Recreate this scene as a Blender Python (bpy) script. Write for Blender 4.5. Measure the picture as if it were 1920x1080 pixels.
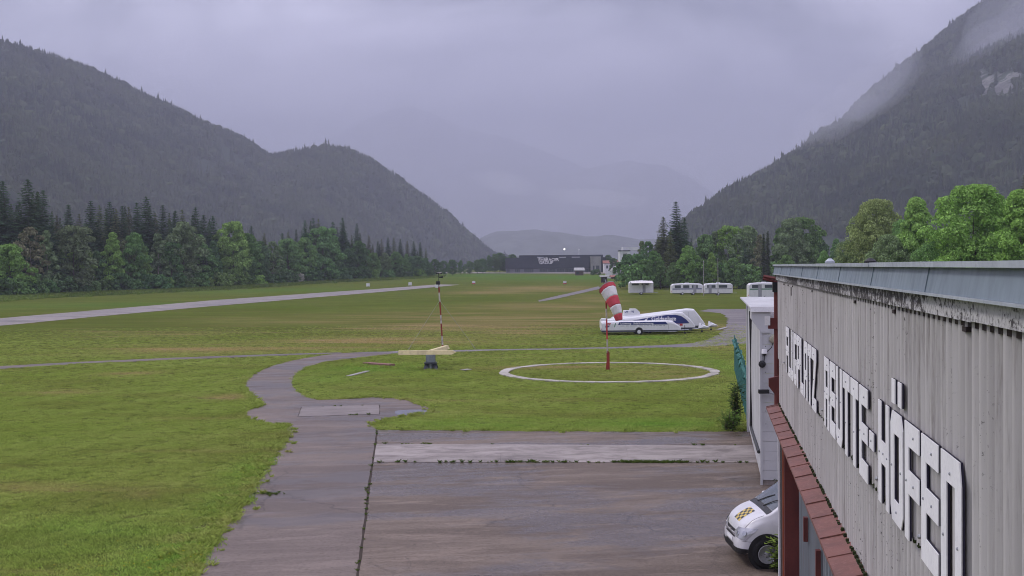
import bpy, bmesh, math, random
import numpy as np
from mathutils import Vector, Matrix
from mathutils.bvhtree import BVHTree

for o in list(bpy.data.objects):
    bpy.data.objects.remove(o, do_unlink=True)
SC = bpy.context.scene
COL = SC.collection
rng = np.random.default_rng(7)
random.seed(7)

# ------------------------------------------------------------------ camera, sky, sun, exposure
CAM_H = 6.8
FPX = 2130.0                      # focal length in pixels of a 1920 wide frame
PITCH = math.radians(-1.04)
ROLL = math.radians(0.5)
fwd = Vector((0, math.cos(PITCH), math.sin(PITCH)))
rgt0 = Vector((1, 0, 0))
up0 = rgt0.cross(fwd)
RGT = rgt0 * math.cos(ROLL) - up0 * math.sin(ROLL)
UPV = up0 * math.cos(ROLL) + rgt0 * math.sin(ROLL)
cam_data = bpy.data.cameras.new('camera')
cam = bpy.data.objects.new('camera', cam_data)
COL.objects.link(cam)
cam_data.sensor_width = 36.0
cam_data.lens = FPX / 1920 * 36.0
cam_data.clip_start = 0.1
cam_data.clip_end = 40000
m3 = Matrix((RGT, UPV, -fwd)).transposed()
cam.matrix_world = Matrix.Translation((0, 0, CAM_H)) @ m3.to_4x4()
SC.camera = cam

CLOUD_SEED = 2.0
SUN_EL, SUN_AZ = math.radians(46), math.radians(-60)   # azimuth from +Y, clockwise
world = bpy.data.worlds.new('World')
SC.world = world
world.use_nodes = True
wn, wl = world.node_tree.nodes, world.node_tree.links
wn.clear()
def wnode(t, **kw):
    n = wn.new(t)
    for k, v in kw.items():
        setattr(n, k, v)
    return n
w_out = wnode('ShaderNodeOutputWorld')
w_bg = wnode('ShaderNodeBackground')
w_sky = wnode('ShaderNodeTexSky', sky_type='NISHITA', sun_disc=False)
w_sky.sun_elevation = SUN_EL
w_sky.sun_rotation = SUN_AZ
w_bg2 = wnode('ShaderNodeBackground')
w_bg2.inputs['Strength'].default_value = 0.02
w_add = wnode('ShaderNodeAddShader')
wl.new(w_sky.outputs[0], w_bg2.inputs['Color'])
w_tc = wnode('ShaderNodeTexCoord')
w_sep = wnode('ShaderNodeSeparateXYZ')
wl.new(w_tc.outputs['Generated'], w_sep.inputs[0])
# overcast dome: brighter towards the zenith (standard overcast sky), with soft cloud banks everywhere
w_abs = wnode('ShaderNodeMath', operation='MAXIMUM'); w_abs.inputs[1].default_value = 0.0
wl.new(w_sep.outputs['Z'], w_abs.inputs[0])
w_z = wnode('ShaderNodeMath', operation='MULTIPLY_ADD'); w_z.inputs[1].default_value = 2.2; w_z.inputs[2].default_value = 0.86
wl.new(w_abs.outputs[0], w_z.inputs[0])
# cloud-layer coordinates: direction projected to a flat ceiling
w_zz = wnode('ShaderNodeMath', operation='ADD'); w_zz.inputs[1].default_value = 0.22
wl.new(w_abs.outputs[0], w_zz.inputs[0])
w_dx = wnode('ShaderNodeMath', operation='DIVIDE'); w_dy = wnode('ShaderNodeMath', operation='DIVIDE')
wl.new(w_sep.outputs['X'], w_dx.inputs[0]); wl.new(w_zz.outputs[0], w_dx.inputs[1])
wl.new(w_sep.outputs['Y'], w_dy.inputs[0]); wl.new(w_zz.outputs[0], w_dy.inputs[1])
w_cmb = wnode('ShaderNodeCombineXYZ')
wl.new(w_dx.outputs[0], w_cmb.inputs[0]); wl.new(w_dy.outputs[0], w_cmb.inputs[1])
w_cmb.inputs[2].default_value = CLOUD_SEED
w_ns = wnode('ShaderNodeTexNoise')
w_ns.inputs['Scale'].default_value = 1.3; w_ns.inputs['Detail'].default_value = 8; w_ns.inputs['Roughness'].default_value = 0.58
w_ns.inputs['Distortion'].default_value = 0.4
wl.new(w_cmb.outputs[0], w_ns.inputs['Vector'])
w_rmp = wnode('ShaderNodeMapRange'); w_rmp.inputs['From Min'].default_value = 0.3; w_rmp.inputs['From Max'].default_value = 0.7
w_rmp.inputs['To Min'].default_value = 0.15; w_rmp.inputs['To Max'].default_value = 2.0
w_rmp.interpolation_type = 'SMOOTHSTEP'
wl.new(w_ns.outputs['Fac'], w_rmp.inputs['Value'])
w_mul = wnode('ShaderNodeMath', operation='MULTIPLY')
wl.new(w_z.outputs[0], w_mul.inputs[0]); wl.new(w_rmp.outputs[0], w_mul.inputs[1])
w_col = wnode('ShaderNodeVectorMath', operation='SCALE'); w_col.inputs[0].default_value = (0.345, 0.330, 0.412)
wl.new(w_mul.outputs[0], w_col.inputs['Scale'])
wl.new(w_col.outputs[0], w_bg.inputs['Color'])
w_bg.inputs['Strength'].default_value = 1.0
wl.new(w_bg.outputs[0], w_add.inputs[0]); wl.new(w_bg2.outputs[0], w_add.inputs[1])
wl.new(w_add.outputs[0], w_out.inputs['Surface'])

sun_data = bpy.data.lights.new('sun', 'SUN')
sun_data.energy = 1.5
sun_data.angle = math.radians(12)
sun_data.color = (1.0, 0.96, 0.93)
sun = bpy.data.objects.new('sun', sun_data)
COL.objects.link(sun)
sdir = Vector((math.sin(SUN_AZ) * math.cos(SUN_EL), math.cos(SUN_AZ) * math.cos(SUN_EL), math.sin(SUN_EL)))
sun.rotation_euler = sdir.to_track_quat('Z', 'Y').to_euler()

SC.view_settings.view_transform = 'Standard'
SC.view_settings.look = 'None'
SC.view_settings.exposure = 0.64
SC.view_settings.gamma = 1.0
SC.view_settings.use_curve_mapping = False
SC.render.engine = 'CYCLES'
SC.cycles.use_denoising = True
SC.cycles.filter_width = 1.0
SC.cycles.max_bounces = 6
SC.cycles.diffuse_bounces = 3
SC.cycles.volume_bounces = 2
SC.cycles.transparent_max_bounces = 8

# ------------------------------------------------------------------ survey helpers (photo pixel -> place on the terrain)
def terrain_z(y):
    t = min(max((y - 200.0) / 600.0, 0.0), 1.0)
    return 4.0 * t * t * (3 - 2 * t)
def ray(px, py):
    return fwd * FPX + RGT * (px - 960) + UPV * (540 - py)
def at_depth(px, py, d):
    r = ray(px, py)
    r = r / r.y
    return Vector((r.x * d, d, CAM_H + r.z * d))
def G(px, py, dz=0.0):
    r = ray(px, py)
    r = r / r.y
    lo, hi = 3.0, 5000.0
    f = lambda y: CAM_H + r.z * y - terrain_z(y)
    prev = lo
    y = lo
    while y < hi:
        if f(y) <= 0:
            break
        prev = y
        y *= 1.02
    a, b = prev, y
    for _ in range(40):
        m = (a + b) / 2
        if f(m) > 0: a = m
        else: b = m
    return Vector((r.x * b, b, terrain_z(b) + dz))
def on_ground(px, d, dz=0.0):
    """point of the terrain at distance d in the bearing of column px"""
    r = ray(px, 500); r = r / r.y
    return Vector((r.x * d, d, terrain_z(d) + dz))
def z_at(px, py, d):
    return at_depth(px, py, d).z

AX = Vector((0.17083, 0.98530, 0)).normalized()     # direction in which the hangar wall runs
NX = Vector((AX.y, -AX.x, 0))                       # to the right of it, into the hangar
def HF(s, o, z):
    return AX * s + NX * o + Vector((0, 0, z))
HMAT = Matrix(((AX.x, NX.x, 0, 0), (AX.y, NX.y, 0, 0), (0, 0, 1, 0), (0, 0, 0, 1)))
# HMAT is left handed (s, o, z); faces are made consistent by recalculating normals

# ------------------------------------------------------------------ mesh helpers
class MB:
    def __init__(self):
        self.v = []; self.f = []; self.mi = []; self.cur = 0
    def add(self, vs, fs):
        b = len(self.v)
        self.v += [tuple(p) for p in vs]
        for f in fs:
            self.f.append(tuple(b + i for i in f)); self.mi.append(self.cur)
        return self
    def box(self, x0, x1, y0, y1, z0, z1):
        vs = [(x, y, z) for z in (z0, z1) for y in (y0, y1) for x in (x0, x1)]
        return self.add(vs, [(0, 2, 3, 1), (4, 5, 7, 6), (0, 1, 5, 4), (2, 6, 7, 3), (0, 4, 6, 2), (1, 3, 7, 5)])
    def tube(self, pts, r, n=8, cap=True):
        pts = [Vector(p) for p in pts]
        rs = r if isinstance(r, (list, tuple)) else [r] * len(pts)
        vs = []
        for i, p in enumerate(pts):
            d = (pts[min(i + 1, len(pts) - 1)] - pts[max(i - 1, 0)]).normalized()
            a = d.cross(Vector((0, 0, 1)))
            if a.length < 1e-3: a = d.cross(Vector((0, 1, 0)))
            a.normalize(); b = d.cross(a)
            for k in range(n):
                t = 2 * math.pi * k / n
                vs.append(p + (a * math.cos(t) + b * math.sin(t)) * rs[i])
        fs = []
        for i in range(len(pts) - 1):
            for k in range(n):
                fs.append((i * n + k, i * n + (k + 1) % n, (i + 1) * n + (k + 1) % n, (i + 1) * n + k))
        if cap:
            fs.append(tuple(range(n - 1, -1, -1)))
            fs.append(tuple((len(pts) - 1) * n + k for k in range(n)))
        return self.add(vs, fs)
    def prism(self, poly, vec):
        """closed polygon (3d points) extruded by vec"""
        vec = Vector(vec); n = len(poly)
        p = [Vector(q) for q in poly]
        vs = p + [q + vec for q in p]
        fs = [tuple(range(n - 1, -1, -1)), tuple(range(n, 2 * n))]
        fs += [(i, (i + 1) % n, n + (i + 1) % n, n + i) for i in range(n)]
        return self.add(vs, fs)
    def lathe(self, prof, n=16, axis='z', center=(0, 0, 0), cap=True):
        """prof: (radius, height) list"""
        c = Vector(center); vs = []
        for r, h in prof:
            for k in range(n):
                t = 2 * math.pi * k / n
                q = (r * math.cos(t), r * math.sin(t), h)
                if axis == 'y': q = (q[0], q[2], q[1])
                if axis == 'x': q = (q[2], q[0], q[1])
                vs.append(c + Vector(q))
        fs = []
        for i in range(len(prof) - 1):
            for k in range(n):
                fs.append((i * n + k, i * n + (k + 1) % n, (i + 1) * n + (k + 1) % n, (i + 1) * n + k))
        if cap and prof[0][0] > 1e-6: fs.append(tuple(range(n - 1, -1, -1)))
        if cap and prof[-1][0] > 1e-6: fs.append(tuple((len(prof) - 1) * n + k for k in range(n)))
        return self.add(vs, fs)
    def mesh(self, name, mats, mat4=None, smooth=False, fix=True, bevel=0):
        me = bpy.data.meshes.new(name)
        vs = self.v
        if mat4 is not None:
            vs = [tuple(mat4 @ Vector(p)) for p in vs]
        me.from_pydata(vs, [], self.f)
        if not isinstance(mats, (list, tuple)): mats = [mats]
        for m in mats: me.materials.append(m)
        if len(mats) > 1:
            me.polygons.foreach_set('material_index', self.mi)
        if fix or bevel:
            bm = bmesh.new(); bm.from_mesh(me)
            if bevel:
                bmesh.ops.bevel(bm, geom=[e for e in bm.edges if len(e.link_faces) == 2 and e.calc_face_angle(0) > 0.6], offset=bevel, segments=1, affect='EDGES')
            bmesh.ops.recalc_face_normals(bm, faces=bm.faces)
            bm.to_mesh(me); bm.free()
        if smooth:
            me.polygons.foreach_set('use_smooth', [True] * len(me.polygons))
        me.update()
        return me
    def build(self, name, mats, parent=None, **kw):
        return link(name, self.mesh(name, mats, **kw), parent)

def link(name, me, parent=None):
    o = bpy.data.objects.new(name, me)
    COL.objects.link(o)
    if parent is not None:
        o.parent = parent
    return o
def tag(o, label=None, cat=None, group=None, kind=None):
    if label: o['label'] = label
    if cat: o['category'] = cat
    if group: o['group'] = group
    if kind: o['kind'] = kind
    return o
def empty(name, loc=(0, 0, 0), rz=0.0):
    o = bpy.data.objects.new(name, None)
    COL.objects.link(o)
    o.location = loc; o.rotation_euler = (0, 0, rz)
    o.empty_display_size = 0.3
    return o
def thing(name, label, cat, loc=(0, 0, 0), rz=0.0, group=None):
    return tag(empty(name, loc, rz), label, cat, group)
def copy_tree(o, parent=None):
    c = o.copy(); COL.objects.link(c); c.parent = parent
    for ch in list(o.children):
        copy_tree(ch, c)
    return c
def text_mesh(name, body, size, mat, extrude=0.004, bold=0.0, shear=0.0, spacing=1.0, align='LEFT'):
    cu = bpy.data.curves.new(name, 'FONT')
    cu.body = body; cu.size = size; cu.extrude = extrude; cu.offset = bold; cu.shear = shear
    cu.space_character = spacing; cu.align_x = align; cu.resolution_u = 2
    ob = bpy.data.objects.new(name, cu)
    COL.objects.link(ob)
    dg = bpy.context.evaluated_depsgraph_get()
    me = bpy.data.meshes.new_from_object(ob.evaluated_get(dg))
    bpy.data.objects.remove(ob, do_unlink=True)
    me.materials.clear(); me.materials.append(mat)
    me.name = name
    return me
def frame_mat(origin, xdir, up=(0, 0, 1)):
    x = Vector(xdir).normalized(); u = Vector(up); n = x.cross(u).normalized(); u = n.cross(x)
    return Matrix.Translation(origin) @ Matrix((x, u, n)).transposed().to_4x4()
def pip(pts, poly):
    """points (N,2) inside polygon"""
    x, y = pts[:, 0], pts[:, 1]
    inside = np.zeros(len(pts), bool)
    n = len(poly)
    for i in range(n):
        x1, y1 = poly[i]; x2, y2 = poly[(i + 1) % n]
        c = ((y1 > y) != (y2 > y)) & (x < (x2 - x1) * (y - y1) / (y2 - y1 + 1e-12) + x1)
        inside ^= c
    return inside

# ------------------------------------------------------------------ material helpers
class NT:
    def __init__(self, name):
        self.m = bpy.data.materials.new(name); self.m.use_nodes = True
        self.n = self.m.node_tree.nodes; self.l = self.m.node_tree.links
        self.n.clear()
        self.out = self.n.new('ShaderNodeOutputMaterial')
        self.b = self.n.new('ShaderNodeBsdfPrincipled')
        self.l.new(self.b.outputs[0], self.out.inputs['Surface'])
    def new(self, t, **kw):
        n = self.n.new(t)
        for k, v in kw.items(): setattr(n, k, v)
        return n
    def pos(self, scale=(1, 1, 1), kind='Position', rz=0.0):
        if kind == 'Position':
            g = self.new('ShaderNodeNewGeometry'); src = g.outputs['Position']
        else:
            g = self.new('ShaderNodeTexCoord'); src = g.outputs[kind]
        mp = self.new('ShaderNodeMapping')
        mp.inputs['Rotation'].default_value = (0, 0, rz)
        mp.inputs['Scale'].default_value = scale
        if rz:
            m1 = self.new('ShaderNodeMapping'); m1.inputs['Rotation'].default_value = (0, 0, rz)
            mp.inputs['Rotation'].default_value = (0, 0, 0)
            self.l.new(src, m1.inputs[0]); src = m1.outputs[0]
        self.l.new(src, mp.inputs[0])
        return mp.outputs[0]
    def noise(self, vec, scale, detail=4, rough=0.55, dist=0.0):
        n = self.new('ShaderNodeTexNoise')
        n.inputs['Scale'].default_value = scale; n.inputs['Detail'].default_value = detail
        n.inputs['Roughness'].default_value = rough; n.inputs['Distortion'].default_value = dist
        self.l.new(vec, n.inputs['Vector'])
        return n.outputs['Fac']
    def rng(self, v, a, b, c=0.0, d=1.0):
        n = self.new('ShaderNodeMapRange'); n.interpolation_type = 'SMOOTHSTEP'
        for k, x in zip(('From Min', 'From Max', 'To Min', 'To Max'), (a, b, c, d)): n.inputs[k].default_value = x
        self.l.new(v, n.inputs['Value'])
        return n.outputs[0]
    def math(self, op, a, b):
        n = self.new('ShaderNodeMath', operation=op)
        for i, x in enumerate((a, b)):
            if isinstance(x, (int, float)): n.inputs[i].default_value = x
            else: self.l.new(x, n.inputs[i])
        return n.outputs[0]
    def mix(self, f, a, b, blend='MIX'):
        n = self.new('ShaderNodeMix', data_type='RGBA', blend_type=blend)
        for i, x in ((0, f), (6, a), (7, b)):
            if isinstance(x, (int, float)): n.inputs[i].default_value = x
            elif isinstance(x, (tuple, list)): n.inputs[i].default_value = (*x[:3], 1)
            else: self.l.new(x, n.inputs[i])
        return n.outputs[2]
    def bump(self, h, strength=0.3, dist=0.02):
        n = self.new('ShaderNodeBump')
        n.inputs['Strength'].default_value = strength; n.inputs['Distance'].default_value = dist
        self.l.new(h, n.inputs['Height'])
        self.l.new(n.outputs[0], self.b.inputs['Normal'])
    def set(self, col=None, rough=None, spec=None, metal=None):
        for k, v in (('Base Color', col), ('Roughness', rough), ('Specular IOR Level', spec), ('Metallic', metal)):
            if v is None: continue
            if isinstance(v, (tuple, list)): self.b.inputs[k].default_value = (*v[:3], 1)
            elif isinstance(v, (int, float)): self.b.inputs[k].default_value = v
            else: self.l.new(v, self.b.inputs[k])
        return self.m

MATS = {}
def grime(name, col, col2=None, scale=3.0, rough=0.6, spec=0.3, amount=1.0, stretch=(1, 1, 1), bump=0.0, metal=0.0, kind='Object'):
    """plain painted or bare surface with uneven wear of its own"""
    t = NT(name)
    if col2 is None: col2 = tuple(c * 0.72 for c in col)
    v = t.pos(stretch, kind)
    f = t.rng(t.noise(v, scale, 6, 0.62), 0.38, 0.72, 0, amount)
    c = t.mix(f, col, col2)
    f2 = t.noise(v, scale * 9, 3, 0.6)
    c = t.mix(t.rng(f2, 0.45, 0.75, 0, 0.35 * amount), c, tuple(x * 0.7 for x in col2))
    r = t.rng(f2, 0.2, 0.8, max(0.05, rough - 0.12), min(1, rough + 0.12))
    if bump: t.bump(f2, bump, 0.01)
    return t.set(c, r, spec, metal)
# ------------------------------------------------------------------ materials of the setting
def mat_grass():
    t = NT('meadow_grass')
    p = t.pos()
    a = t.new('ShaderNodeAttribute', attribute_name='mask')
    sp = t.new('ShaderNodeSeparateColor'); t.l.new(a.outputs['Color'], sp.inputs[0])
    big = t.noise(p, 0.035, 5, 0.6)
    mid = t.noise(p, 0.35, 5, 0.65)
    pm = t.pos((0.10, 1.0, 1), rz=0.12)
    streak = t.noise(pm, 0.55, 5, 0.6, 0.3)
    fine = t.noise(t.pos((0.6, 1.0, 1.0)), 7.0, 5, 0.75)
    c = t.mix(t.rng(big, 0.35, 0.65), (0.112, 0.156, 0.026), (0.150, 0.182, 0.038))
    c = t.mix(t.rng(t.noise(t.pos((0.22, 1, 1), rz=0.1), 0.16, 6, 0.7, 0.4), 0.42, 0.62, 0, 0.75), c, (0.105, 0.110, 0.024))
    c = t.mix(t.rng(mid, 0.35, 0.7, 0, 0.7), c, (0.090, 0.115, 0.022))
    dry = t.math('MULTIPLY', sp.outputs[0], t.rng(streak, 0.36, 0.62, 0.15, 1.15))
    dry = t.math('ADD', dry, t.rng(streak, 0.56, 0.70, 0, 0.38))
    c = t.mix(dry, c, (0.345, 0.245, 0.125))
    lush = t.math('MULTIPLY', sp.outputs[1], t.rng(mid, 0.25, 0.7, 0.55, 1.0))
    c = t.mix(lush, c, (0.085, 0.190, 0.035))
    c = t.mix(sp.outputs[2], c, (0.150, 0.110, 0.080))
    c = t.mix(t.rng(fine, 0.40, 0.62, 0.0, 0.65), c, (0.045, 0.06, 0.02))
    c = t.mix(t.rng(fine, 0.56, 0.72, 0.0, 0.45), c, (0.31, 0.30, 0.11))
    t.bump(fine, 0.9, 0.06)
    return t.set(c, 0.9, 0.0)

def mat_asphalt(name, c0, c1, c2, wet=0.5, rz=-0.12):
    t = NT(name)
    pz = t.pos((0.20, 1.0, 1.0), rz=rz)
    st = t.noise(pz, 0.50, 10, 0.70, 0.5)
    st2 = t.noise(pz, 1.6, 8, 0.72, 0.4)
    blot = t.noise(t.pos((0.5, 1, 1), rz=rz), 0.20, 9, 0.68, 0.4)
    grain = t.noise(t.pos(), 42, 3, 0.7)
    speck = t.noise(t.pos((0.8, 1.0, 1)), 11, 5, 0.85)
    wob = t.new('ShaderNodeTexNoise'); wob.inputs['Scale'].default_value = 0.8; wob.inputs['Detail'].default_value = 6
    t.l.new(t.pos(), wob.inputs['Vector'])
    vadd = t.new('ShaderNodeVectorMath', operation='MULTIPLY_ADD'); vadd.inputs[1].default_value = (1.6, 1.6, 0)
    t.l.new(wob.outputs['Color'], vadd.inputs[0]); t.l.new(t.pos(), vadd.inputs[2])
    vor = t.new('ShaderNodeTexVoronoi', feature='DISTANCE_TO_EDGE'); vor.inputs['Scale'].default_value = 0.16
    t.l.new(vadd.outputs[0], vor.inputs['Vector'])
    crackf = t.rng(vor.outputs['Distance'], 0.002, 0.005, 1.0, 0.0)
    c = t.mix(t.rng(st, 0.40, 0.56), c0, c1)
    c = t.mix(t.rng(blot, 0.45, 0.56, 0, 0.80), c, c2)
    c = t.mix(t.rng(st2, 0.54, 0.60, 0, 0.60), c, tuple(x * 1.35 for x in c1))
    c = t.mix(t.rng(speck, 0.50, 0.62, 0, 0.62), c, tuple(x * 0.45 for x in c0))
    c = t.mix(t.rng(speck, 0.38, 0.30, 0, 0.45), c, tuple(x * 1.8 for x in c1))
    c = t.mix(t.math('MULTIPLY', crackf, t.rng(blot, 0.40, 0.55, 0.15, 0.8)), c, (0.028, 0.025, 0.023))
    c = t.mix(t.rng(grain, 0.4, 0.7, 0, 0.5), c, tuple(x * 1.5 for x in c1))
    # thin films of rain water: smoother, mirror-like patches
    film = t.math('ADD', t.math('MULTIPLY', blot, 0.5), t.math('MULTIPLY', st, 0.5))
    r = t.rng(film, 0.47, 0.55, 0.66, 0.62 - wet)
    c = t.mix(t.rng(film, 0.47, 0.55, 0, 0.42), c, tuple(x * 0.5 for x in c0))
    t.bump(t.math('ADD', grain, speck), 0.25, 0.006)
    return t.set(c, r, 0.16)

def mat_concrete(name, c0, c1):
    t = NT(name)
    p = t.pos((0.45, 1, 1), rz=-0.12)
    a = t.noise(p, 1.2, 10, 0.75, 0.8); b = t.noise(t.pos(), 22, 4, 0.7)
    d = t.noise(p, 0.35, 4, 0.6)
    c = t.mix(t.rng(a, 0.38, 0.66), c0, c1)
    c = t.mix(t.rng(d, 0.5, 0.7, 0, 0.5), c, tuple(x * 0.55 for x in c1))
    c = t.mix(t.rng(b, 0.5, 0.75, 0, 0.4), c, tuple(x * 0.6 for x in c1))
    t.bump(b, 0.25, 0.006)
    return t.set(c, 0.75, 0.25)

def mat_gravel():
    t = NT('gravel')
    a = t.noise(t.pos((0.3, 1, 1)), 0.5, 6, 0.7, 0.5); b = t.noise(t.pos(), 9, 4, 0.8)
    c = t.mix(t.rng(a, 0.38, 0.66), (0.150, 0.135, 0.145), (0.240, 0.220, 0.215))
    c = t.mix(t.rng(b, 0.45, 0.7, 0, 0.6), c, (0.08, 0.075, 0.075))
    t.bump(b, 0.5, 0.02)
    return t.set(c, 0.8, 0.2)

def mat_mountain(name, forest=(0.022, 0.032, 0.020), rock=(0.26, 0.255, 0.25)):
    t = NT(name)
    a = t.new('ShaderNodeAttribute', attribute_name='mask')
    sp = t.new('ShaderNodeSeparateColor'); t.l.new(a.outputs['Color'], sp.inputs[0])
    n = t.noise(t.pos((1, 1, 0.45)), 0.017, 8, 0.7)
    n2 = t.noise(t.pos(), 0.0045, 5, 0.6)
    c = t.mix(t.rng(n, 0.35, 0.65), forest, tuple(x * 1.9 for x in forest))
    c = t.mix(t.rng(n2, 0.4, 0.65, 0, 0.5), c, tuple(x * 0.6 for x in forest))
    rk = t.mix(t.rng(n, 0.40, 0.60), tuple(x * 0.45 for x in rock), rock)
    n3 = t.noise(t.pos((1, 1, 0.35)), 0.055, 8, 0.75, 0.6)
    c = t.mix(t.rng(t.math('MULTIPLY', sp.outputs[0], t.rng(n3, 0.36, 0.62, 0.1, 1.5)), 0.35, 0.75), c, rk)
    return t.set(c, 0.95, 0.05)

M_GRASS = mat_grass()
M_APRON = mat_asphalt('apron_asphalt', (0.104, 0.080, 0.064), (0.182, 0.144, 0.116), (0.090, 0.069, 0.058), 0.36)
M_TAXI = mat_asphalt('taxiway_asphalt', (0.122, 0.097, 0.086), (0.175, 0.141, 0.122), (0.106, 0.085, 0.078), 0.30)
M_RUNWAY = mat_asphalt('runway_asphalt', (0.185, 0.160, 0.150), (0.300, 0.265, 0.250), (0.150, 0.130, 0.124), 0.30, 0.12)
M_CONC = mat_concrete('old_concrete', (0.345, 0.305, 0.285), (0.175, 0.150, 0.140))
M_SLAB = mat_concrete('slab_concrete', (0.235, 0.205, 0.195), (0.165, 0.142, 0.136))
M_GRAVEL = mat_gravel()
M_SOIL = grime('bare_soil', (0.060, 0.047, 0.038), (0.035, 0.028, 0.024), 2.0, 0.95, 0.1, kind='Object')
M_MOUNT = mat_mountain('mountain_forest_floor')
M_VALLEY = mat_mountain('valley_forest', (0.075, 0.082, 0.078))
M_FAR = mat_mountain('haze_paled_mountain', (0.21, 0.215, 0.22))  # base colour paled: haze over the far range painted in

# ------------------------------------------------------------------ terrain sheet
def axis_steps(lo, fine_lo, fine_hi, hi, step, grow=1.22):
    a = list(np.arange(fine_lo, fine_hi + 1e-6, step))
    s = step; x = fine_hi
    while x < hi:
        s *= grow; x = min(x + s, hi); a.append(x)
    s = step; x = fine_lo
    while x > lo:
        s *= grow; x = max(x - s, lo); a.insert(0, x)
    return np.array(a)

def blob_field(X, Y, blobs):
    out = np.zeros_like(X)
    for px, py, rx, ry, k in blobs:
        c = G(px, py); a = G(px, py - ry); b = G(px, py + ry)
        sy = max(0.5, (a.y - b.y) / 2); sx = max(0.5, rx * c.y / FPX)
        # the blob keeps to the bearing of the airfield
        dx = X - c.x; dy = Y - c.y
        out = np.maximum(out, k * np.exp(-((dx / sx) ** 2 + (dy / sy) ** 2)))
    return out

DRY = [(850, 612, 190, 9, 1), (700, 640, 220, 8, 1), (430, 655, 230, 7, .9), (980, 598, 190, 12, .8), (1010, 575, 150, 8, .7), (1020, 541, 110, 5, 1.0), (920, 548, 90, 3, .9), (975, 622, 90, 7, .9),
       (235, 702, 60, 4, .9), (120, 735, 60, 5, .5), (60, 915, 130, 16, .25), (300, 900, 150, 14, .25), (1190, 590, 90, 9, .7), (1330, 610, 50, 10, .7), (430, 745, 40, 6, .7), (1250, 700, 120, 12, .35),
       (600, 600, 250, 10, .35), (300, 625, 200, 8, .3), (350, 1010, 30, 6, .7), (265, 930, 22, 5, .6), (1030, 688, 140, 6, .4), (820, 590, 240, 8, .45), (1350, 655, 60, 5, .6), (1120, 560, 50, 8, .7)]
LUSH = [(500, 870, 50, 35, .8), (455, 930, 60, 30, .9), (330, 1050, 120, 60, .8), (120, 1010, 200, 40, .5), (1080, 520, 230, 5, 1), (900, 516, 120, 4, .9), (1250, 795, 190, 10, .7), (900, 795, 150, 10, .5), (690, 690, 80, 8, .8),
        (200, 572, 260, 5, .5), (500, 545, 200, 4, .6), (1200, 633, 80, 3, .9), (760, 690, 60, 8, .5), (620, 705, 50, 15, .4), (1380, 700, 30, 60, .6)]
DIRT = [(415, 985, 26, 12, .9), (460, 925, 10, 12, .7), (500, 885, 9, 9, .7), (525, 830, 6, 12, .8), (450, 780, 12, 4, .9), (805, 770, 8, 5, .8), (1141, 697, 16, 2, .7), (430, 745, 10, 4, .6), (255, 930, 8, 3, .7)]
xs = axis_steps(-9000, -120, 70, 9000, 1.0)
ys = axis_steps(-1200, 16, 210, 13000, 1.0, 1.05)
XX, YY = np.meshgrid(xs, ys)
tt = np.clip((YY - 200) / 600, 0, 1)
ZZ = 4 * tt * tt * (3 - 2 * tt)
nx, ny = len(xs), len(ys)
vv = np.stack([XX, YY, ZZ], -1).reshape(-1, 3)
ii = np.arange(nx * ny).reshape(ny, nx)
ff = np.stack([ii[:-1, :-1], ii[:-1, 1:], ii[1:, 1:], ii[1:, :-1]], -1).reshape(-1, 4)
def np_mesh(name, v, f, mat, smooth=True):
    me = bpy.data.meshes.new(name)
    me.vertices.add(len(v)); me.vertices.foreach_set('co', np.asarray(v, np.float32).ravel())
    k = f.shape[1]
    me.loops.add(f.size); me.loops.foreach_set('vertex_index', f.astype(np.int32).ravel())
    me.polygons.add(len(f)); me.polygons.foreach_set('loop_start', np.arange(0, f.size, k, dtype=np.int32))
    me.polygons.foreach_set('loop_total', np.full(len(f), k, np.int32))
    me.polygons.foreach_set('use_smooth', np.full(len(f), smooth, bool))
    me.materials.append(mat)
    me.update(); me.validate()
    return me
def set_mask(me, r, g=None, b=None):
    at = me.attributes.new('mask', 'FLOAT_COLOR', 'POINT')
    n = len(r); z = np.zeros(n)
    a = np.stack([r, g if g is not None else z, b if b is not None else z, np.ones(n)], -1)
    at.data.foreach_set('color', a.astype(np.float32).ravel())
gm = np_mesh('ground', vv, ff, M_GRASS)
mask_dry = blob_field(XX, YY, DRY).ravel(); mask_lush = blob_field(XX, YY, LUSH).ravel(); mask_dirt = blob_field(XX, YY, DIRT).ravel()
set_mask(gm, mask_dry, mask_lush, mask_dirt)
ground = tag(link('ground', gm), kind='structure')

# ------------------------------------------------------------------ paved surfaces
def jag(pts, amp, step):
    """resample a polyline and make it uneven, as a broken asphalt edge is"""
    out = []
    for i in range(len(pts) - 1):
        a, b = Vector(pts[i]), Vector(pts[i + 1])
        n = max(1, int((b - a).length / step))
        for k in range(n):
            p = a.lerp(b, k / n)
            if k or i: p = p + Vector((random.uniform(-amp, amp), random.uniform(-amp, amp), 0))
            out.append(p)
    out.append(Vector(pts[-1]))
    return out
def sheet(name, poly, z, mat, parent=None, thick=0.0):
    bm = bmesh.new()
    vs = [bm.verts.new((p.x, p.y, terrain_z(p.y) + z)) for p in poly]
    f = bm.faces.new(vs)
    bmesh.ops.recalc_face_normals(bm, faces=[f])
    if f.normal.z < 0: f.normal_flip()
    if thick:
        r = bmesh.ops.extrude_face_region(bm, geom=[f])
        bmesh.ops.translate(bm, vec=(0, 0, thick), verts=[e for e in r['geom'] if isinstance(e, bmesh.types.BMVert)])
    bmesh.ops.triangulate(bm, faces=bm.faces[:], ngon_method='EAR_CLIP')
    bmesh.ops.recalc_face_normals(bm, faces=bm.faces[:])
    me = bpy.data.meshes.new(name); bm.to_mesh(me); bm.free()
    me.materials.append(mat)
    return link(name, me, parent)
def GP(lst): return [G(*p) for p in lst]
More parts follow.
